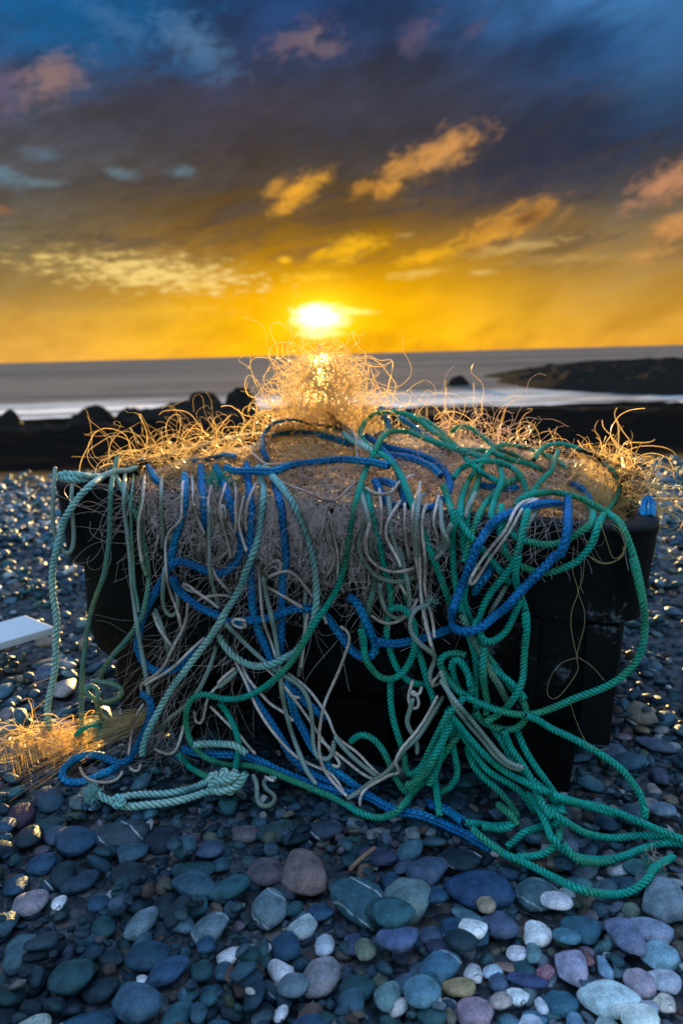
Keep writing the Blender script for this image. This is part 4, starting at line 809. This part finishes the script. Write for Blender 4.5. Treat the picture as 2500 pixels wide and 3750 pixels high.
def parse(s):
    out = []; cr = None
    for tok in s.split():
        if ':' in tok: c_, tok = tok.split(':'); cr = CROPS[c_]
        a, b = tok.split(','); out.append((cr[0]+float(a)*cr[2], cr[1]+float(b)*cr[2]))
    return np.array(out)
def spline(P, step):
    P = np.asarray(P, float); Q = np.vstack([2*P[0]-P[1], P, 2*P[-1]-P[-2]]); out = []
    for i in range(1, len(Q)-2):
        n = max(2, int(np.linalg.norm(Q[i+1]-Q[i])/step)); t = np.linspace(0, 1, n, endpoint=False)[:, None]
        p0, p1, p2, p3 = Q[i-1], Q[i], Q[i+1], Q[i+2]
        out.append(.5*((2*p1)+(-p0+p2)*t+(2*p0-5*p1+4*p2-p3)*t**2+(-p0+3*p1-3*p2+p3)*t**3))
    return np.vstack(out+[P[-1:]])
def gsm(a, s):
    k = int(3*s)+1; w = np.exp(-.5*(np.arange(-k, k+1)/s)**2); w /= w.sum()
    if a.ndim == 1: return np.convolve(np.pad(a, k, mode='edge'), w, 'valid')
    return np.stack([np.convolve(np.pad(a[:, j], k, mode='reflect', reflect_type='odd') if len(a) > k+1 else np.pad(a[:, j], k, mode='edge'), w, 'valid') for j in range(a.shape[1])], -1)
def emin(a, k):
    p = np.pad(a, k, mode='edge'); return np.min(np.stack([p[i:i+len(a)] for i in range(2*k+1)]), 0)
def drape(P, r, step=4.0, lift=.085, bury=False):
    if bury:                                     # run the ends on under the rim or the net
        for k_ in (0, -1):
            a, b = (P[0], P[1]) if k_ == 0 else (P[-1], P[-2]); t = (a-b)/np.linalg.norm(a-b)
            if a[1] < 1960 and abs(t[1]) > .6 and t[1] < 0:
                q = a+t*45; P = np.vstack([[q], P]) if k_ == 0 else np.vstack([P, [q]])
    S = spline(P, step); base = np.array([cast(*p) for p in S]); ok = np.isfinite(base)
    if ok.sum() == 0: base[:] = 1.78
    else: base = np.interp(np.arange(len(S)), np.arange(len(S))[ok], base[ok])
    base = base-r*1.0
    if bury:
        n_ = max(3, int(60/step)); t_ = np.clip(1-np.arange(len(S))/n_, 0, 1)
        for e_, tt_ in ((S[0], t_), (S[-1], t_[::-1])):
            if e_[1] < 2740: base = base+tt_**2*(.045 if e_[1] > 1900 else .03)
    ci = np.clip((S[:, 1]/ZS).astype(int), 0, ZB.shape[0]-1); cj = np.clip((S[:, 0]/ZS).astype(int), 0, ZB.shape[1]-1)
    req = base.copy(); w = max(1, int(round(r*FP/base.mean()/ZS)))
    for k in range(len(S)):
        z = ZB[max(ci[k]-w, 0):ci[k]+w+1, max(cj[k]-w, 0):cj[k]+w+1].min()-r
        req[k] = min(req[k], max(z, base[k]-lift))
    rp = r*FP/base.mean()
    D2 = ((S[:, None]-S[None])**2).sum(-1); gap = int(max(60, rp*4)/step)
    d = gsm(emin(req, 2), 3.0)
    for i in range(gap, len(S)):                 # self crossings: the later run lies on top
        j = np.where(D2[i, :i-gap] < (1.8*rp)**2)[0] if i > gap else []
        if len(j): req[i] = min(req[i], max(d[j].min()-2*r, base[i]-lift-.02))
    d = gsm(emin(req, 3), 4.0)
    R_ = int(math.ceil(rp/ZS)); oy, ox = np.mgrid[-R_:R_+1, -R_:R_+1]; msk = (ox**2+oy**2)*ZS*ZS <= rp*rp
    for k in range(len(S)):
        a = ci[k]+oy[msk]; b = cj[k]+ox[msk]; g = (a >= 0) & (a < ZB.shape[0]) & (b >= 0) & (b < ZB.shape[1])
        ZB[a[g], b[g]] = np.minimum(ZB[a[g], b[g]], d[k]-r*.8)
    return np.array([at(p[0], p[1], dd) for p, dd in zip(S, d)])
def resample(P, ds):
    L = np.concatenate([[0], np.cumsum(np.linalg.norm(np.diff(P, axis=0), axis=1))]); n = max(4, int(L[-1]/ds)); t = np.linspace(0, L[-1], n)
    return np.stack([np.interp(t, L, P[:, j]) for j in range(3)], -1), t
def frames(P):
    T = np.gradient(P, axis=0); T /= np.linalg.norm(T, axis=1)[:, None]+1e-12
    N_ = np.zeros_like(T); a = np.cross(T[0], [0.3, .2, 1]); N_[0] = a/np.linalg.norm(a)
    for i in range(1, len(P)):
        a = N_[i-1]-T[i]*(N_[i-1]@T[i]); N_[i] = a/np.linalg.norm(a)
    return T, N_, np.cross(T, N_)
def tri(x): return 1-np.abs((x % 1)*2-1)
def sweep(P3, r, kind):
    ds, n = {'G': (.0021, 15), 'T': (.0023, 15), 'B': (.0022, 20), 'H': (.004, 8), 'W': (.004, 8), 'N': (.004, 4)}[kind]
    P, t = resample(P3, ds); P = gsm(P, {'N': 1.0}.get(kind, 3.0)); P, t = resample(P, ds)
    T, A, B = frames(P); th = np.linspace(0, 2*np.pi, n, endpoint=False)[None, :]; tt = t[:, None]
    if kind in 'GT':
        pitch = r*2*(1.75 if kind == 'G' else 2.3); ph = 1.5*(th-2*np.pi*tt/pitch); rr = r*(.58+.47*np.abs(np.cos(ph))**.7)
    elif kind == 'B':
        p = r*1.35; u = (th/(2*np.pi)*6) % 1; col_ = np.floor(th/(2*np.pi)*6) % 2; ph = tt/p+np.where(col_ > 0, u*.75, -u*.75)+.0
        rr = r*(.54+.54*np.sqrt(np.abs(np.sin(np.pi*ph)))*(np.sin(np.pi*u)**.5*.65+.35))
    elif kind == 'H': rr = r*(1+.06*np.sin(tt*2*np.pi/(r*.9)+np.round(th*4/np.pi)*1.6))
    else: rr = r*(1+.05*np.sin(tt*1600+th*3)) if kind == 'W' else r*np.ones((len(P), n))
    rr = rr*np.ones((len(P), n)); rr[0] *= .5; rr[-1] *= .5
    V = P[:, None]+rr[..., None]*(np.cos(th)[..., None]*A[:, None]+np.sin(th)[..., None]*B[:, None])
    k = np.arange(len(P)*n).reshape(-1, n); kr = np.roll(k, -1, 1)
    F = [np.stack([k[:-1], kr[:-1], kr[1:], k[1:]], -1).reshape(-1, 4), np.stack([np.full(n-2, k[0, 0]), k[0, 2:], k[0, 1:-1]], -1), np.stack([np.full(n-2, k[-1, 0]), k[-1, 1:-1], k[-1, 2:]], -1)]
    uv = np.stack([np.broadcast_to(th/(2*np.pi), (len(P), n)), np.broadcast_to(tt, (len(P), n))], -1).reshape(-1, 2)
    dep = (rr/r).reshape(-1)                     # 1 on the strands, small in the grooves, darkened for dirt and painted groove shade
    return V.reshape(-1, 3), F, uv, np.stack([dep, dep, dep, np.ones_like(dep)], -1)
def ropemat(name, base, alt, dirt, ro=.6, sheen=.0, tr=0.0):
    m = Mat(name); g = m.attr('col').outputs['Fac']; n1 = m.noise(7, 4, .6); n2 = m.noise(160, 3, .6)
    oi = m.n('ShaderNodeObjectInfo').outputs['Random']
    c = m.mix(m.mr(m.math('ADD', n1, m.math('MULTIPLY', m.math('SUBTRACT', oi, .5), .22)), .46, .66), base, alt); c = m.mix(m.mr(g, .95, .66), c, dirt)  # groove darkening: some dirt, plus groove shade painted into the rope colour
    c = m.mix(1.0, c, m.mr(n2, .3, .7, .72, 1.28), 'MULTIPLY')
    m.set('Base Color', c); m.set('Roughness', ro); m.set('Specular IOR Level', .2); m.bump(m.noise(700, 2, .6), .5, .0012)
    return m.m
MATS = {'G': ropemat('green_twisted_rope', (.008, .36, .27, 1), (.04, .29, .16, 1), (.002, .04, .034, 1)), 'T': ropemat('mint_twisted_rope', (.25, .50, .47, 1), (.40, .58, .50, 1), (.05, .13, .12, 1)),
        'B': ropemat('blue_braided_rope', (.006, .17, .42, 1), (.012, .27, .52, 1), (.002, .035, .10, 1)), 'W': ropemat('white_cord', (.80, .62, .56, 1), (.52, .37, .30, 1), (.3, .2, .17, 1))}
MATS['O'] = ropemat('olive_twisted_rope', (.13, .27, .20, 1), (.20, .23, .10, 1), (.03, .05, .03, 1))
def hatch():
    m = Mat('hatched_cord'); uvn = m.n('ShaderNodeTexCoord').outputs['UV']; sp = m.n('ShaderNodeSeparateXYZ'); m.L.new(uvn, sp.inputs[0])
    z = m.math('ABSOLUTE', m.math('SUBTRACT', m.math('FRACT', m.math('MULTIPLY', sp.outputs[0], 6.0)), .5))
    p = m.math('FRACT', m.math('ADD', m.math('MULTIPLY', sp.outputs[1], 1/.0062), m.math('MULTIPLY', z, 1.6)))
    st = m.mr(m.math('ABSOLUTE', m.math('SUBTRACT', p, .5)), .20, .27)
    n1 = m.noise(6, 3, .6); lt = m.mix(m.mr(n1, .4, .65), (.50, .58, .50, 1), (.42, .38, .28, 1))
    m.set('Base Color', m.mix(st, (.02, .085, .08, 1), lt)); m.set('Roughness', .65); m.bump(m.noise(600, 2, .6), .4, .001); return m.m
MATS['H'] = hatch()
def nylon(name, c1, c2, tl=.6):
    m = Mat(name); col_ = m.mix(m.noise(4, 2, .5), c1, c2)
    m.set('Base Color', col_); m.set('Roughness', .28); m.set('Specular IOR Level', .7)
    t = m.n('ShaderNodeBsdfTranslucent'); m.L.new(col_, t.inputs[0]); mx = m.n('ShaderNodeMixShader'); mx.inputs[0].default_value = tl
    m.L.new(m.p.outputs[0], mx.inputs[1]); m.L.new(t.outputs[0], mx.inputs[2]); m.L.new(mx.outputs[0], m.out.inputs[0]); return m.m
NYL = nylon('nylon_filament', (.92, .74, .62, 1), (.86, .72, .70, 1)); NYG = nylon('sun_gold_filament', (.97, .78, .40, 1), (.92, .74, .50, 1), .82); MATS['N'] = NYG  # second nylon: golden sunlight on clear line painted into its colour
BLK = Mat('black_twine'); BLK.set('Base Color', (.02, .015, .015, 1)); BLK.set('Roughness', .6)
RAD = {'G': .0065, 'T': .0073, 'B': .0084, 'H': .0046, 'W': .0031, 'N': .00055}
NAME = {'G': 'green_rope', 'T': 'mint_rope', 'B': 'blue_rope', 'H': 'hatched_cord', 'W': 'pale_cord', 'N': 'net_filament'}
CATG = {'G': 'rope', 'T': 'rope', 'B': 'rope', 'H': 'cord', 'W': 'cord', 'N': 'filament'}
GRP = {'G': 'green twisted ropes', 'T': 'mint and olive twisted ropes', 'B': 'blue braided ropes', 'H': 'hatched braided cords', 'W': 'pale thin cords', 'N': 'single net filaments'}
ROPEOBJ = {}
prev = None
for line in ROPES.strip().splitlines():
    kind, label, path = line.split('|')
    child = kind[0] == '+'; kind = kind[-1]
    P = parse(path); r = RAD[kind]
    if kind == 'B' and P[:, 0].mean() > 1500 and P[:, 1].mean() < 2600: r = .0081
    if 'olive twisted' in label or 'dirty' in label: r = .0056
    D = drape(P, r, lift=.10 if child else .085, bury=kind in 'GTBHW' and not child and 'frayed' not in label)
    V, F, uv, g = sweep(D, r, kind)
    org = D.mean(0)
    mt = MATS[kind]; nm = NAME[kind]
    if 'olive' in label or 'dirty' in label: mt = MATS['O']; nm = 'olive_rope'
    if 'black twine' in label: mt = BLK.m; nm = 'black_twine'
    o = mesh_obj('knot' if child else nm, V-(0 if child else org), F, mt, prev if child else None, col=g, uv=uv)
    if child: o.matrix_parent_inverse = Matrix.Translation(-Vector(prev.location))
    else:
        o.location = org; tag(o, label, CATG[kind], GRP[kind]); prev = o; ROPEOBJ[label] = (o, D)

# ------------------------------------------------------------------ nets: curling nylon filaments
def curls(S, D, L, K, curl, grav=0, home=None, pull=0, clampfn=None, keep=.86):
    """S starts (N,3), D directions, L lengths (N) -> (N,K,3)"""
    N_ = len(S); ds = (L/K)[:, None]; P = S.copy(); D = D/np.linalg.norm(D, axis=1)[:, None]; w = rng.normal(size=(N_, 3))*curl; out = [P.copy()]
    for k in range(K-1):
        w = w*keep+rng.normal(size=(N_, 3))*curl*math.sqrt(1-keep*keep)
        D = D+np.cross(w, D)*ds; D[:, 2] -= grav*ds[:, 0]
        if home is not None: D = D+(home-P)*pull*ds
        D /= np.linalg.norm(D, axis=1)[:, None]; P = P+D*ds
        if clampfn is not None: P = clampfn(P)
        out.append(P.copy())
    return np.stack(out, 1)
def tubes(C, r, n=3):
    N_, K, _ = C.shape; T = np.gradient(C, axis=1); T /= np.linalg.norm(T, axis=2)[..., None]+1e-9
    ref = rng.normal(size=(N_, 1, 3)); A = np.cross(T, ref); A /= np.linalg.norm(A, axis=2)[..., None]+1e-9; B = np.cross(T, A)
    r = np.broadcast_to(np.asarray(r, float).reshape(-1, 1, 1), (N_, K, 1)).copy()
    V = np.stack([C+r*(math.cos(2*math.pi*j/n)*A+math.sin(2*math.pi*j/n)*B) for j in range(n)], 2)   # N,K,n,3
    k = np.arange(N_*K*n).reshape(N_, K, n); kr = np.roll(k, -1, 2)
    return V.reshape(-1, 3), np.stack([k[:, :-1], kr[:, :-1], kr[:, 1:], k[:, 1:]], -1).reshape(-1, 4)
def rd(n): d = rng.normal(size=(n, 3)); return d/np.linalg.norm(d, axis=1)[:, None]
def poly_starts(n, pts, lift=(0, .02)):
    """random points over a picture polygon's bounding quad, put on the pile surface"""
    out = []
    pts = np.array(pts, float)
    while len(out) < n:
        k = rng.integers(1, len(pts)-1); a, b = sorted(rng.random(2)); p = pts[0]*a+pts[k]*(b-a)+pts[k+1]*(1-b)
        d = cast(*p)
        if not np.isfinite(d): d = 1.9
        out.append(at(p[0], p[1], d-rng.uniform(*lift)))
    return np.array(out)
def front_clamp(P):
    q = P-TC; v = q@TY; z = q@TZ; bad = (v > -TW/2-.003) & (z < TH-.003) & (z > 0); f = np.where(bad, (-TW/2-.003)-v, 0); P = P+f[:, None]*TY
    low = P[:, 2] < .03; P[low, 2] = .03; return P
def behind(C, frac=.94):
    """tuck most of the filaments under the ropes that lie on the net"""
    sel = rng.random(len(C)) < frac; X = C[sel].reshape(-1, 3); px, py, z = proj(X); i = (py/ZS).astype(int); j = (px/ZS).astype(int)
    ok = (i >= 0) & (i < ZB.shape[0]) & (j >= 0) & (j < ZB.shape[1]); zb = np.where(ok, ZB[np.clip(i, 0, ZB.shape[0]-1), np.clip(j, 0, ZB.shape[1]-1)], 9)
    f = np.where((zb < 8) & (z < zb+.012), (zb+.012)/z, 1.0); C = C.copy(); C[sel] = (CC+(X-CC)*f[:, None]).reshape(-1, C.shape[1], 3); return C
def build_net(label, batches, core=None, name='fishing_net'):
    mat = NYG if 'golden' in label else NYL
    e = tag(empty(name), label, 'net', 'monofilament nets of the heap'); Vs = []; Fs = []; o = 0
    for C, r in batches:
        C = behind(C)
        V, F = tubes(C, r); Vs.append(V); Fs.append(F+o); o += len(V)
    V = np.concatenate(Vs); e.location = V.mean(0)
    tag(mesh_obj('filaments', V-V.mean(0), np.concatenate(Fs), mat, e), kind='stuff')
    if core is not None: mesh_obj('matted_core', core[0]-V.mean(0), core[1], netm.m, e)
    return e
U_ = rng.uniform
fine = .00028; med = .00048; thick = .00085; hair = .00022
# glowing peak
def peak(n, y0, y1, wid):
    py = y1-(y1-y0)*rng.random(n)**1.35; f = (py-y0)/(y1-y0); px = 1185-10*f+rng.normal(size=n)*(28+wid*f); dep = U_(1.86, 2.10, n)
    return np.array([at(a, b, c) for a, b, c in zip(px, py, dep)])
S = peak(520, 1350, 1680, 115); H_ = S+rng.normal(size=S.shape)*.01
b1 = curls(S, rd(len(S)), U_(.10, .32, len(S)), 44, 30, 0, H_, 60)
S2_ = peak(260, 1330, 1620, 120); b2 = curls(S2_, rd(len(S2_))+[0, 0, .4], U_(.15, .42, len(S2_)), 60, 28, 0, S2_-[0, 0, .02], 26)
S3 = poly_starts(260, [(940, 1640), (1000, 1480), (1400, 1480), (1480, 1640), (1300, 1720), (1000, 1720)], (0, .03)); b3 = curls(S3, rd(260), U_(.1, .3, 260), 40, 34, 0, S3, 40)
build_net('golden glowing tangle of clear net forming the peak of the heap against the sea', [(b1, .0006), (b2[:130], thick), (b2[130:], med), (b3, fine)], (MV, MF))
# left heap
S = poly_starts(260, [(440, 1720), (540, 1650), (900, 1640), (950, 1700), (760, 1770), (480, 1760)], (0, .03)); c1 = curls(S, rd(260), U_(.12, .33, 260), 44, 20, 2, S, 42)
S = poly_starts(90, [(440, 1710), (540, 1660), (900, 1660), (950, 1700)], (0, .01)); c2 = curls(S, rd(90)*[1, 1, .3]+[0, 0, .4], U_(.14, .32, 90), 50, 10, 8.0, S-[0, 0, .02], 70)
build_net('golden loops of clear net lying on the left end of the heap', [(c1, fine), (c2, thick)])
# right heap
S = poly_starts(600, [(2060, 1830), (2060, 1760), (2200, 1700), (2330, 1800), (2350, 1870), (2250, 1900)], (0, .03)); d1 = curls(S, rd(600), U_(.08, .22, 600), 40, 26, 0, S, 40)
S = poly_starts(110, [(2130, 1700), (2330, 1790), (2360, 1870), (2250, 1870)], (0, .01)); d2 = curls(S, rd(110)*[1, .6, .6]+[.9, .2, .6], U_(.10, .30, 110), 50, 14, 5.0)
S = poly_starts(60, [(1500, 1560), (1650, 1570), (2100, 1720), (2050, 1760), (1600, 1680)], (-.02, .01)); d3 = curls(S, rd(60)+[0, 0, .2], U_(.12, .30, 60), 50, 22, 0, S, 40)
build_net('golden fan of clear net spilling over the right end of the tub', [(d1, fine), (d2, thick), (d3, med)])
# middle right: paler net between blue and green ropes
S = poly_starts(650, [(1480, 1600), (1700, 1640), (2050, 1740), (2080, 1880), (1800, 1900), (1500, 1760)], (0, .03)); e1 = curls(S, rd(650), U_(.1, .30, 650), 44, 26, 1, S, 55)
build_net('pale bluish net lying between the blue ropes and the right green tangle', [(e1, fine)])
# curtain over the front
def rim_line(n, u0, u1): u_ = U_(u0, u1, n); return T2W(np.stack([u_, -TW/2-U_(.002, .05, n)+.01, TH+U_(-.02, .03, n)], -1))
S = rim_line(560, -.26, .28); g1 = curls(S, rd(560)*[.8, .5, .5]-[0, .2, .9], U_(.10, .36, 560), 60, 19, 6, clampfn=front_clamp)
S = rim_line(160, -.18, .12); g1b = curls(S, rd(160)*.4-[0, .2, 1.0], U_(.2, .48, 160), 60, 15, 7, clampfn=front_clamp)
S = poly_starts(420, [(960, 1700), (1500, 1700), (1560, 1850), (1300, 2000), (1050, 1950)], (0, .03)); g2 = curls(S, rd(420)*[1, .5, .6], U_(.08, .28, 420), 44, 34, 2, S, 30, clampfn=front_clamp)
build_net('mauve curtain of clear net hanging over the middle of the tub front', [(g1, .00025), (g1b, fine), (g2, fine)])
S = rim_line(170, -.38, -.20); h1 = curls(S, rd(170)*[.9, .5, .5]-[0, .2, .8], U_(.08, .32, 170), 56, 19, 5, clampfn=front_clamp)
S = rim_line(60, .36, .50); h2 = curls(S, rd(60)*.9-[0, .1, .8], U_(.06, .16, 60), 50, 26, 4, clampfn=front_clamp)
build_net('whitish blue net strands hanging below the left heap over blue ropes', [(h1, fine)]); build_net('few fine net loops hanging below the rim at the right', [(h2, fine)])
S = poly_starts(110, [(640, 2100), (1000, 2100), (900, 2500), (600, 2750), (520, 2700)], (.01, .05)); j1 = curls(S, rd(110)*.30+[-.45, -.1, -.8], U_(.15, .38, 110), 50, 6, 2, clampfn=front_clamp)
build_net('dark brown brush of net strands sweeping down at the lower left', [(j1, hair)])
# tail of net on the pebbles at the left
def pxline(n, pts, spread, dz=0):
    t = np.linspace(0, 1, 34); out = []
    P = np.array(pts, float); tt = np.linspace(0, 1, len(P))
    for _ in range(n):
        off = rng.normal(size=2)*spread; o2 = rng.normal(size=2)*spread*1.8; row = []
        t1 = U_(.55, 1.0)
        for q in t*t1:
            x = np.interp(q, tt, P[:, 0])+off[0]*.3+o2[0]*q**2; y = np.interp(q, tt, P[:, 1])+off[1]*(.35+q)+o2[1]*q**2
            row.append((x, y))
        D_ = np.array([cast(*p) for p in row]); D_ = np.where(np.isfinite(D_), D_, 1.9); lift = U_(.0, .06)
        D_ = gsm(D_, 3)-.004-lift*np.sin(np.pi*t)**.7
        out.append([at(p[0], p[1], d) for p, d in zip(row, D_)])
    return np.array(out)
k1 = pxline(140, [(560, 2620), (470, 2650), (330, 2690), (180, 2750), (30, 2800)], 36)
S = poly_starts(170, [(330, 2670), (330, 2740), (60, 2860), (5, 2800), (100, 2720)], (0, .015)); k2 = curls(S, rd(170)*[1, .7, .3]+[-.7, -.2, .05], U_(.08, .22, 170), 44, 12, 14, clampfn=front_clamp)
k3 = curls(S[:50], rd(50)*[1, 1, .3]+[-.6, 0, .45], U_(.08, .18, 50), 44, 12, 14, clampfn=front_clamp)
build_net('golden tail of net fanned over the pebbles at the left edge', [(k1, fine), (k2, fine), (k3, thick)])

# frayed ends belong to their ropes
def fray(key, px, py, n, L, mt, r=.0006, bias=(0, 0, 0)):
    o, D = next(v for k_, v in ROPEOBJ.items() if key in k_)
    d = cast(px, py); d = (d if np.isfinite(d) else 1.5)-.012; c = at(px, py, d); S = c+rng.normal(size=(n, 3))*.006
    C = curls(S, rd(n)+np.array(bias), U_(L*.4, L, n), 14, 50, 3); V, F = tubes(C, r)
    mesh_obj('frayed_end', V-np.array(o.location), F, MATS[mt], o, col=np.ones((len(V), 4)))
fray('mint doubled rope', 350, 2905, 200, .036, 'T', .0004, (-.9, -.1, .1)); fray('lowest green rope', 2400, 3160, 50, .034, 'W', .0003)
fray('lowest green rope', 2380, 3168, 40, .03, 'G', .0004); fray('teal frayed end', 1572, 2205, 60, .018, 'T', .0004, (.8, 0, .3)); fray('loose knot', 372, 2650, 70, .06, 'G', .0006, (0, 0, -1))
fl = poly_starts(1, [(798, 1780), (800, 1782), (801, 1781)])[0]
C = curls(fl+rng.normal(size=(420, 3))*[.014, .008, .010], rd(420), U_(.02, .06, 420), 16, 60); V, F = tubes(C, .0006)
o = mesh_obj('rope_fluff', V-fl, F, MATS['G'], col=np.ones((len(V), 4))); o.location = fl; tag(o, 'tuft of teal green rope fluff under the left heap', 'fluff')

# white board on the beach at the left
wb = Mat('white_board'); wb.set('Base Color', (.74, .73, .74, 1)); wb.set('Roughness', .5); wb.bump(wb.noise(40, 4, .6), .15, .003)
def gpt(px, py, z): d = ray(px, py); return CC+d*((z-CH)/d[2])
q = [gpt(-190, 2330, .098), gpt(92, 2252, .098), gpt(200, 2296, .082), gpt(-60, 2372, .082)]
Vb = np.array(q+[p-np.array([0, 0, .022]) for p in q]); cb_ = Vb.mean(0)
o = mesh_obj('plastic_board', Vb-cb_, np.array([(0, 3, 2, 1), (4, 5, 6, 7), (0, 1, 5, 4), (1, 2, 6, 5), (2, 3, 7, 6), (3, 0, 4, 7)]), wb.m, smooth=False); o.location = cb_
bv = o.modifiers.new('bevel', 'BEVEL'); bv.width = .003; bv.segments = 2
tag(o, 'white plastic board lying on the pebbles at the left edge', 'board')
# driftwood twig
tw = Mat('driftwood'); tw.set('Base Color', tw.mix(tw.noise(60, 4, .6, sc3=(1, 1, 1)), (.16, .07, .045, 1), (.36, .20, .13, 1))); tw.set('Roughness', .7)
d0 = drape(parse('8:35,365 70,320 110,290 155,255'), .004); V, F, uv, g = sweep(d0, .004, 'W')
o = mesh_obj('twig', V-d0.mean(0), F, tw.m); o.location = d0.mean(0); tag(o, 'thin reddish brown twig lying across the pebbles below the ropes', 'twig')
